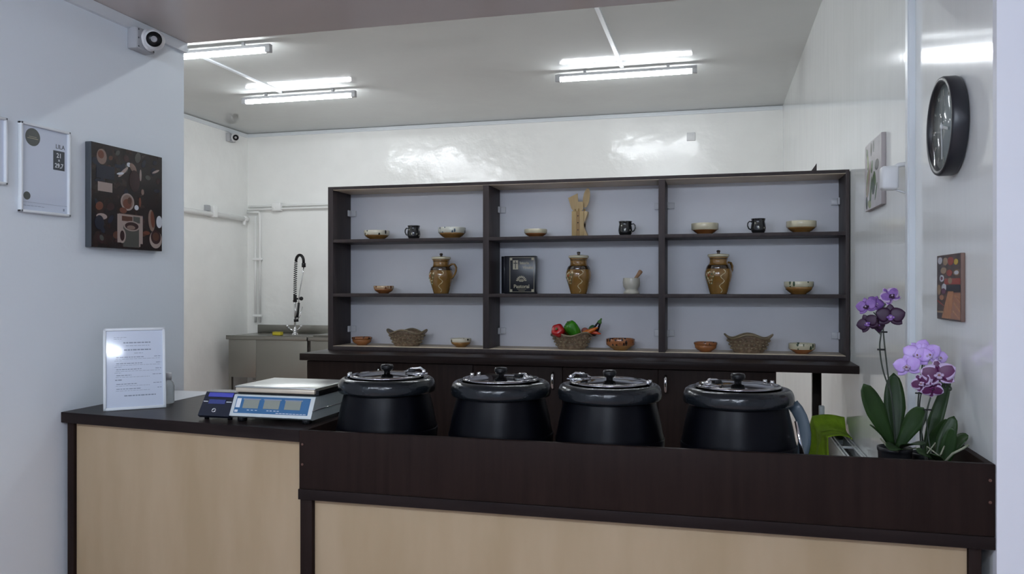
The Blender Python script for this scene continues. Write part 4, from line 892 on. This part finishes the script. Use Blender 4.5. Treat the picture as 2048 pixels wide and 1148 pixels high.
b = MB(); b.cyl((-0.07, 1.44, 0.0), (-0.07, 1.44, 0.62), 0.012, 12); b.tube([(-0.02, 1.39, 0.48), (-0.04, 1.44, 0.48), (-0.07, 1.44, 0.48)], 0.010, 12); b.bbox(-0.084, -0.056, 1.426, 1.456, 0.56, 0.665, 0.005); b.build('valve', M['rad'], t)
# draped cloth
cl = MB(); NX, NY = 26, 40
M['cloth'] = mat('lime_green_cloth', (0.23, 0.38, 0.014), 0.85, var=0.12, vscale=18, bump=0.3, bscale=60)
grid = []
for i in range(NX + 1):
    row = []
    u = i / NX
    for j in range(NY + 1):
        v = j / NY
        # v runs across the radiator: hang on the room side (0..0.5), over the top (0.5..0.72), short drop on the wall side
        yy = 4.40 + u * 0.30
        wob = 0.012 * math.sin(u * 11 + v * 2) + 0.008 * math.sin(u * 25 + 1.3 + v * 5)
        top = 0.640 + 0.070 * math.exp(-((u - 0.86) / 0.14) ** 2)
        if v < 0.55:
            L_ = (0.55 - v) / 0.55 * (0.23 + 0.10 * u + 0.03 * math.sin(u * 7)); x = 0.566 - 0.052 * u + wob * min(1, L_ * 8 + 0.1) - 0.03 * L_; z = top - L_
        elif v < 0.85:
            k_ = (v - 0.55) / 0.30; x0_ = 0.566 - 0.052 * u; x = x0_ + k_ * (0.680 - x0_); z = top + 0.012 * math.sin(k_ * PI) + 0.3 * wob
        else:
            k_ = (v - 0.85) / 0.15; x = 0.680 + 0.003 * math.sin(u * 5); z = top - 0.02 - k_ * 0.004
            x = 0.682; z = top - k_ * 0.006
        row.append(cl.bm.verts.new((x - 0.60, yy - 4.7, z - 0.64)))
    grid.append(row)
for i in range(NX):
    for j in range(NY):
        f = cl.bm.faces.new((grid[i][j], grid[i + 1][j], grid[i + 1][j + 1], grid[i][j + 1])); f.smooth = True
o = cl.build('cleaning_cloth', M['cloth'], loc=(0.60, 4.7, 0.64)); tag(o, 'lime green cloth draped over the far end of the white radiator', 'cloth')
md = o.modifiers.new('thick', 'SOLIDIFY'); md.thickness = 0.004; md.offset = 0

# ------------------------------------------------------------------ orchids
M['leaf'] = mat('orchid_leaf', (0.013, 0.033, 0.008), 0.42, spec=0.3, col2=(0.022, 0.052, 0.012), vscale=8)
M['stem'] = mat('orchid_stem', (0.030, 0.040, 0.028), 0.5)
M['root'] = mat('orchid_root', (0.24, 0.25, 0.18), 0.6)
M['pot'] = mat('dark_plastic_pot', (0.020, 0.020, 0.023), 0.35)
M['bark'] = mat('bark_chips', (0.10, 0.07, 0.05), 0.8, bump=0.6, bscale=60)
M['pet_dark'] = mat('petal_dark_purple', (0.028, 0.006, 0.030), 0.5)
M['pet_mid'] = mat('petal_violet', (0.16, 0.07, 0.28), 0.5, col2=(0.26, 0.14, 0.40), vscale=60)
M['pet_lilac'] = mat('petal_lilac', (0.52, 0.33, 0.78), 0.5, col2=(0.62, 0.46, 0.86), vscale=30)
M['pet_wine'] = mat('petal_wine', (0.085, 0.010, 0.070), 0.45)
M['pet_edge'] = mat('petal_white_edge', (0.52, 0.42, 0.62), 0.5)
M['lip_w'] = mat('lip_pale', (0.46, 0.36, 0.52), 0.4)
M['lip_y'] = mat('lip_ochre', (0.24, 0.12, 0.10), 0.4)
def leaf_part(t, base, tip, width, m=None, sag=0.0, face=(0, -1, 0.2), blunt=0.35, name='leaf'):
    """a thick folded blade from base to tip (coordinates relative to t)"""
    A, T = Vector(base), Vector(tip); n = 14; F = Vector(face).normalized()
    mid = (A + T) / 2 + Vector((0, 0, sag)); b = MB(); bm = b.bm; rows = []
    for i in range(n + 1):
        u = i / n; c = A * (1 - u) ** 2 + mid * 2 * u * (1 - u) + T * u * u
        d = (A * (-2 * (1 - u)) + mid * (2 - 4 * u) + T * 2 * u)
        if d.length < 1e-6: d = T - A
        d.normalize(); s = d.cross(F).normalized(); nn = s.cross(d).normalized()
        wv = width / 2 * (min(1, 0.35 + 1.6 * u) * math.sqrt(max(0.0, 1 - ((u - blunt) / (1.0 - blunt)) ** 2)) if u > blunt else min(1, 0.35 + 1.6 * u / 1.0 * (0.65 / (1.6 * blunt)) if blunt else 1))
        wv = max(wv, 0.0008)
        row = []
        for k, (q, h) in enumerate(((-1, 0.0), (-0.5, -0.05), (0, -0.13), (0.5, -0.05), (1, 0.0))):
            row.append((c + s * wv * q + nn * (wv * 2 * h), c + s * wv * q + nn * (wv * 2 * h) - nn * 0.0022))
        rows.append(row)
    top = [[bm.verts.new(p[0]) for p in r] for r in rows]; bot = [[bm.verts.new(p[1]) for p in r] for r in rows]
    for i in range(n):
        for k in range(4):
            bm.faces.new((top[i][k], top[i][k + 1], top[i + 1][k + 1], top[i + 1][k])); bm.faces.new((bot[i][k], bot[i + 1][k], bot[i + 1][k + 1], bot[i][k + 1]))
        bm.faces.new((top[i][0], top[i + 1][0], bot[i + 1][0], bot[i][0])); bm.faces.new((top[i][4], bot[i][4], bot[i + 1][4], top[i + 1][4]))
    for r_ in (0, n):
        for k in range(4): bm.faces.new((top[r_][k], bot[r_][k], bot[r_][k + 1], top[r_][k + 1]))
    for f in bm.faces: f.smooth = True
    return b.build(name, m or M['leaf'], t)
def flower(t, c, facing, size, petal, sepal, lip, edge=None, roll=0.0):
    """five tepals round a lip, looking along 'facing'"""
    q = Vector(facing).normalized().to_track_quat('Z', 'Y').to_matrix().to_4x4(); MM = Matrix.Translation(Vector(c)) @ q @ Matrix.Rotation(roll, 4, 'Z')
    b = MB(); bm = b.bm
    def tepal(ang, L, W, mi, lift, z0):
        n, m_ = 8, 6; R = Matrix.Rotation(ang, 4, 'Z'); rows = []
        for i in range(n + 1):
            u = i / n; wv = W * math.sin(PI * min(0.999, u ** 0.75)) ** 0.6 if 0 < u < 1 else W * 0.04
            row = []
            for j in range(m_ + 1):
                v = j / m_ * 2 - 1
                row.append(bm.verts.new(MM @ (R @ Vector((v * wv / 2, u * L, z0 + lift * u * (1.2 - u) + 0.06 * W * (1 - v * v))))))
            rows.append(row)
        for i in range(n):
            for j in range(m_):
                f = bm.faces.new((rows[i][j], rows[i][j + 1], rows[i + 1][j + 1], rows[i + 1][j])); f.smooth = True
                on_edge = edge is not None and (i >= n - 1 or j in (0, m_ - 1)) and i > 1
                f.material_index = 2 if on_edge else mi
    s = size
    for a in (0, 2.15, -2.15): tepal(a, s * 0.50, s * 0.36, 1, -0.002, -0.001)
    for a in (1.25, -1.25): tepal(a, s * 0.55, s * 0.58, 0, 0.004, 0.001)
    o = b.build('flower', [petal, sepal, edge or petal], t)
    md = o.modifiers.new('thick', 'SOLIDIFY'); md.thickness = 0.0009
    b = MB(); b.ball(MM @ Vector((0, 0, 0.005)), s * 0.085, 12, 0, (1, 1, 1)); b.ball(MM @ Vector((0, -s * 0.10, 0.007)), s * 0.075, 12, 0, (1.2, 1, 0.8)); b.ball(MM @ Vector((0, -s * 0.02, 0.010)), s * 0.045, 10, 1)
    for sx in (-1, 1): b.ball(MM @ Vector((sx * s * 0.10, -s * 0.03, 0.007)), s * 0.055, 10, 0)
    b.build('lip', lip, o)
def pot(t, r, h):
    b = MB(); b.lathe([(0, 0), (r * 0.72, 0), (r * 0.74, 0.003), (r * 0.96, h - 0.014), (r * 0.97, h - 0.013), (r, h - 0.011), (r, h), (r * 0.94, h), (r * 0.92, h - 0.012), (r * 0.70, 0.01), (0, 0.006)], 32); b.build('pot', M['pot'], t)
    b = MB(); b.lathe([(0, h - 0.012), (r * 0.5, h - 0.010), (r * 0.9, h - 0.016), (r * 0.88, h - 0.022), (0, h - 0.022)], 24); b.build('bark', M['bark'], t)
def spike(t, pts, r=0.0022, name='flower_stem'):
    P = [Vector(p) for p in pts]; out = []
    for i in range(len(P) - 1):
        p0 = P[max(0, i - 1)]; p1 = P[i]; p2 = P[i + 1]; p3 = P[min(len(P) - 1, i + 2)]
        for k in range(6):
            u = k / 6; out.append(0.5 * ((2 * p1) + (-p0 + p2) * u + (2 * p0 - 5 * p1 + 4 * p2 - p3) * u * u + (-p0 + 3 * p1 - 3 * p2 + p3) * u ** 3))
    out.append(P[-1]); b = MB(); b.tube(out, r, 8); return b.build(name, M['stem'], t)
def rootlet(t, pts, r=0.0022):
    b = MB(); b.tube(pts, r, 7); b.build('aerial_root', M['root'], t)
PZ = 0.785
# 1: tall dark purple orchid
X1, Y1 = 0.512, 2.545; t = thing('potted_orchid', (X1, Y1, PZ), 'tall potted orchid with dark purple flowers, left of the three orchids', 'orchid')
R1 = lambda x, y, z: (x - X1, y - Y1, z - PZ)
pot(t, 0.048, 0.165)
leaf_part(t, R1(0.503, 2.53, 0.955), R1(0.420, 2.50, 1.138), 0.060, face=(0.3, -1, 0.1), blunt=0.55)
leaf_part(t, R1(0.520, 2.57, 0.955), R1(0.520, 2.60, 1.162), 0.060, face=(-0.1, -1, 0.1), blunt=0.5)
leaf_part(t, R1(0.515, 2.52, 0.950), R1(0.576, 2.49, 1.076), 0.056, face=(-0.5, -1, 0.35), blunt=0.62, sag=0.01)
leaf_part(t, R1(0.500, 2.53, 0.955), R1(0.437, 2.50, 1.020), 0.020, face=(0.2, -0.4, 1), sag=0.012)
leaf_part(t, R1(0.515, 2.50, 0.955), R1(0.470, 2.40, 0.968), 0.046, face=(0.3, -0.3, 1), sag=0.02)
leaf_part(t, R1(0.525, 2.52, 0.955), R1(0.556, 2.41, 0.985), 0.050, face=(0.0, -0.5, 1), sag=0.02)
spike(t, [R1(0.515, 2.55, 0.95), R1(0.508, 2.55, 1.06), R1(0.497, 2.55, 1.14), R1(0.486, 2.55, 1.24), R1(0.480, 2.55, 1.31)])
spike(t, [R1(0.506, 2.55, 1.10), R1(0.482, 2.55, 1.17), R1(0.472, 2.55, 1.24), R1(0.476, 2.55, 1.29), R1(0.468, 2.55, 1.33), R1(0.485, 2.55, 1.365), R1(0.498, 2.55, 1.385)])
spike(t, [R1(0.474, 2.55, 1.28), R1(0.455, 2.55, 1.30)], 0.0016); spike(t, [R1(0.478, 2.55, 1.32), R1(0.455, 2.55, 1.345)], 0.0016)
for (x, z) in ((0.472, 1.235), (0.478, 1.287)):
    b = MB(); b.bbox(-0.011, 0.011, -0.003, 0.003, -0.0025, 0.0025, 0.001, M=Matrix.Translation(R1(x + 0.004, 2.55, z))); b.build('support_clip', M['black'], t)
flower(t, R1(0.497, 2.53, 1.333), (-0.1, -1, 0.1), 0.076, M['pet_dark'], M['pet_dark'], [M['pet_mid'], M['lip_w']])
flower(t, R1(0.436, 2.53, 1.312), (-0.55, -1, 0.1), 0.060, M['pet_dark'], M['pet_dark'], [M['pet_mid'], M['lip_w']], roll=0.5)
flower(t, R1(0.462, 2.54, 1.308), (0.7, -1, 0.1), 0.054, M['pet_dark'], M['pet_dark'], [M['pet_dark'], M['pet_mid']], roll=-0.4)
flower(t, R1(0.434, 2.54, 1.362), (-0.5, -1, 0.2), 0.056, M['pet_mid'], M['pet_mid'], [M['pet_dark'], M['lip_w']], edge=M['pet_mid'], roll=0.3)
flower(t, R1(0.460, 2.55, 1.370), (0.4, -1, 0.2), 0.052, M['pet_mid'], M['pet_mid'], [M['pet_mid'], M['lip_w']], roll=-0.4)
flower(t, R1(0.501, 2.55, 1.392), (0.3, -1, 0.5), 0.064, M['pet_mid'], M['pet_mid'], [M['pet_dark'], M['lip_w']], edge=M['lip_w'], roll=0.5)
rootlet(t, [R1(0.490, 2.50, 0.955), R1(0.460, 2.47, 0.985), R1(0.470, 2.45, 0.970), R1(0.50, 2.44, 0.955)])
rootlet(t, [R1(0.53, 2.51, 0.95), R1(0.55, 2.46, 0.965), R1(0.57, 2.44, 0.95)])
# 2: lilac orchid
X2, Y2 = 0.606, 2.585; t = thing('potted_orchid', (X2, Y2, PZ), 'potted orchid with pale lilac flowers, behind the other two orchids', 'orchid')
R1 = lambda x, y, z: (x - X2, y - Y2, z - PZ)
pot(t, 0.044, 0.145)
spike(t, [R1(0.590, 2.58, 0.93), R1(0.585, 2.57, 1.02), R1(0.578, 2.56, 1.08), R1(0.585, 2.55, 1.17), R1(0.588, 2.55, 1.205)])
spike(t, [R1(0.600, 2.58, 0.93), R1(0.584, 2.57, 1.06), R1(0.592, 2.56, 1.14), R1(0.592, 2.55, 1.19)], 0.0018)
b = MB(); b.bbox(-0.012, 0.012, -0.003, 0.003, -0.002, 0.002, 0.001, M=Matrix.Translation(R1(0.582, 2.56, 1.108))); b.build('support_clip', M['black'], t)
leaf_part(t, R1(0.600, 2.58, 0.93), R1(0.672, 2.60, 1.155), 0.044, face=(-0.6, -1, 0.1), blunt=0.12)
leaf_part(t, R1(0.600, 2.57, 0.93), R1(0.655, 2.53, 1.040), 0.044, face=(-0.4, -1, 0.5), blunt=0.5)
for (x, y, z, f, s, r) in ((0.545, 2.54, 1.187, (-0.6, -1, 0.1), 0.074, 0.2), (0.573, 2.55, 1.220, (-0.2, -1, 0.3), 0.076, -0.2), (0.603, 2.55, 1.222, (0.2, -1, 0.2), 0.074, 0.3), (0.588, 2.57, 1.234, (0, -1, 0.5), 0.066, 0.8), (0.632, 2.56, 1.214, (0.6, -1, 0.1), 0.060, -0.3)):
    flower(t, R1(x, y, z), f, s, M['pet_lilac'], M['pet_lilac'], [M['lip_w'], M['lip_y']], roll=r)
# 3: wine orchid with white edges
X3, Y3 = 0.610, 2.430; t = thing('potted_orchid', (X3, Y3, PZ), 'potted orchid with wine red white-edged flowers, nearest the tray corner', 'orchid')
R1 = lambda x, y, z: (x - X3, y - Y3, z - PZ)
pot(t, 0.050, 0.135)
spike(t, [R1(0.590, 2.44, 0.92), R1(0.585, 2.47, 0.99), R1(0.580, 2.47, 1.06), R1(0.592, 2.47, 1.12), R1(0.594, 2.47, 1.165)])
spike(t, [R1(0.574, 2.44, 0.92), R1(0.566, 2.47, 0.99), R1(0.575, 2.47, 1.05), R1(0.590, 2.47, 1.11), R1(0.600, 2.47, 1.15), R1(0.625, 2.47, 1.152), R1(0.642, 2.47, 1.138)], 0.0020)
b = MB(); b.bbox(-0.011, 0.011, -0.003, 0.003, -0.002, 0.002, 0.001, M=Matrix.Translation(R1(0.582, 2.47, 1.073))); b.build('support_clip', M['black'], t)
b = MB()
for (x, z) in ((0.618, 1.145), (0.628, 1.142), (0.640, 1.134)): b.ball(R1(x, 2.47, z), 0.006, 10, 0, (0.8, 0.8, 1.1))
b.build('flower_buds', M['stem'], t)
flower(t, R1(0.603, 2.44, 1.176), (-0.15, -1, 0.15), 0.086, M['pet_wine'], M['pet_wine'], [M['lip_w'], M['lip_y']], edge=M['pet_edge'], roll=0.15)
flower(t, R1(0.563, 2.45, 1.150), (-0.6, -1, 0.0), 0.056, M['pet_wine'], M['pet_wine'], [M['lip_w'], M['lip_y']], edge=M['pet_edge'], roll=0.6)
flower(t, R1(0.590, 2.455, 1.135), (0.0, -1, -0.3), 0.056, M['pet_wine'], M['pet_wine'], [M['pet_wine'], M['pet_dark']], edge=M['pet_edge'], roll=PI)
flower(t, R1(0.636, 2.47, 1.168), (0.9, -1, 0.1), 0.050, M['lip_w'], M['pet_mid'], [M['lip_w'], M['lip_y']])
leaf_part(t, R1(0.600, 2.45, 0.925), R1(0.655, 2.49, 1.055), 0.046, face=(-0.3, -1, 0.4), blunt=0.5)
leaf_part(t, R1(0.620, 2.44, 0.925), R1(0.678, 2.44, 1.010), 0.040, face=(-0.5, -0.6, 1), sag=0.045, blunt=0.5)
leaf_part(t, R1(0.610, 2.42, 0.92), R1(0.630, 2.41, 1.035), 0.040, face=(-0.2, -1, 0.3), blunt=0.45)
leaf_part(t, R1(0.600, 2.42, 0.92), R1(0.530, 2.34, 0.975), 0.046, face=(0.3, -0.5, 1), sag=0.03, blunt=0.5)
leaf_part(t, R1(0.600, 2.41, 0.92), R1(0.565, 2.33, 0.975), 0.036, face=(0, -0.5, 1), sag=0.02, blunt=0.5)
rootlet(t, [R1(0.595, 2.38, 0.935), R1(0.615, 2.35, 0.975), R1(0.640, 2.35, 0.990), R1(0.655, 2.36, 0.998)], 0.0032)
rootlet(t, [R1(0.570, 2.41, 0.93), R1(0.560, 2.38, 0.985), R1(0.585, 2.36, 0.965)], 0.002)
rootlet(t, [R1(0.59, 2.40, 0.93), R1(0.60, 2.37, 0.990), R1(0.585, 2.35, 0.97)], 0.002)
rootlet(t, [R1(0.58, 2.40, 0.94), R1(0.575, 2.36, 1.0), R1(0.555, 2.36, 0.97)], 0.0018)
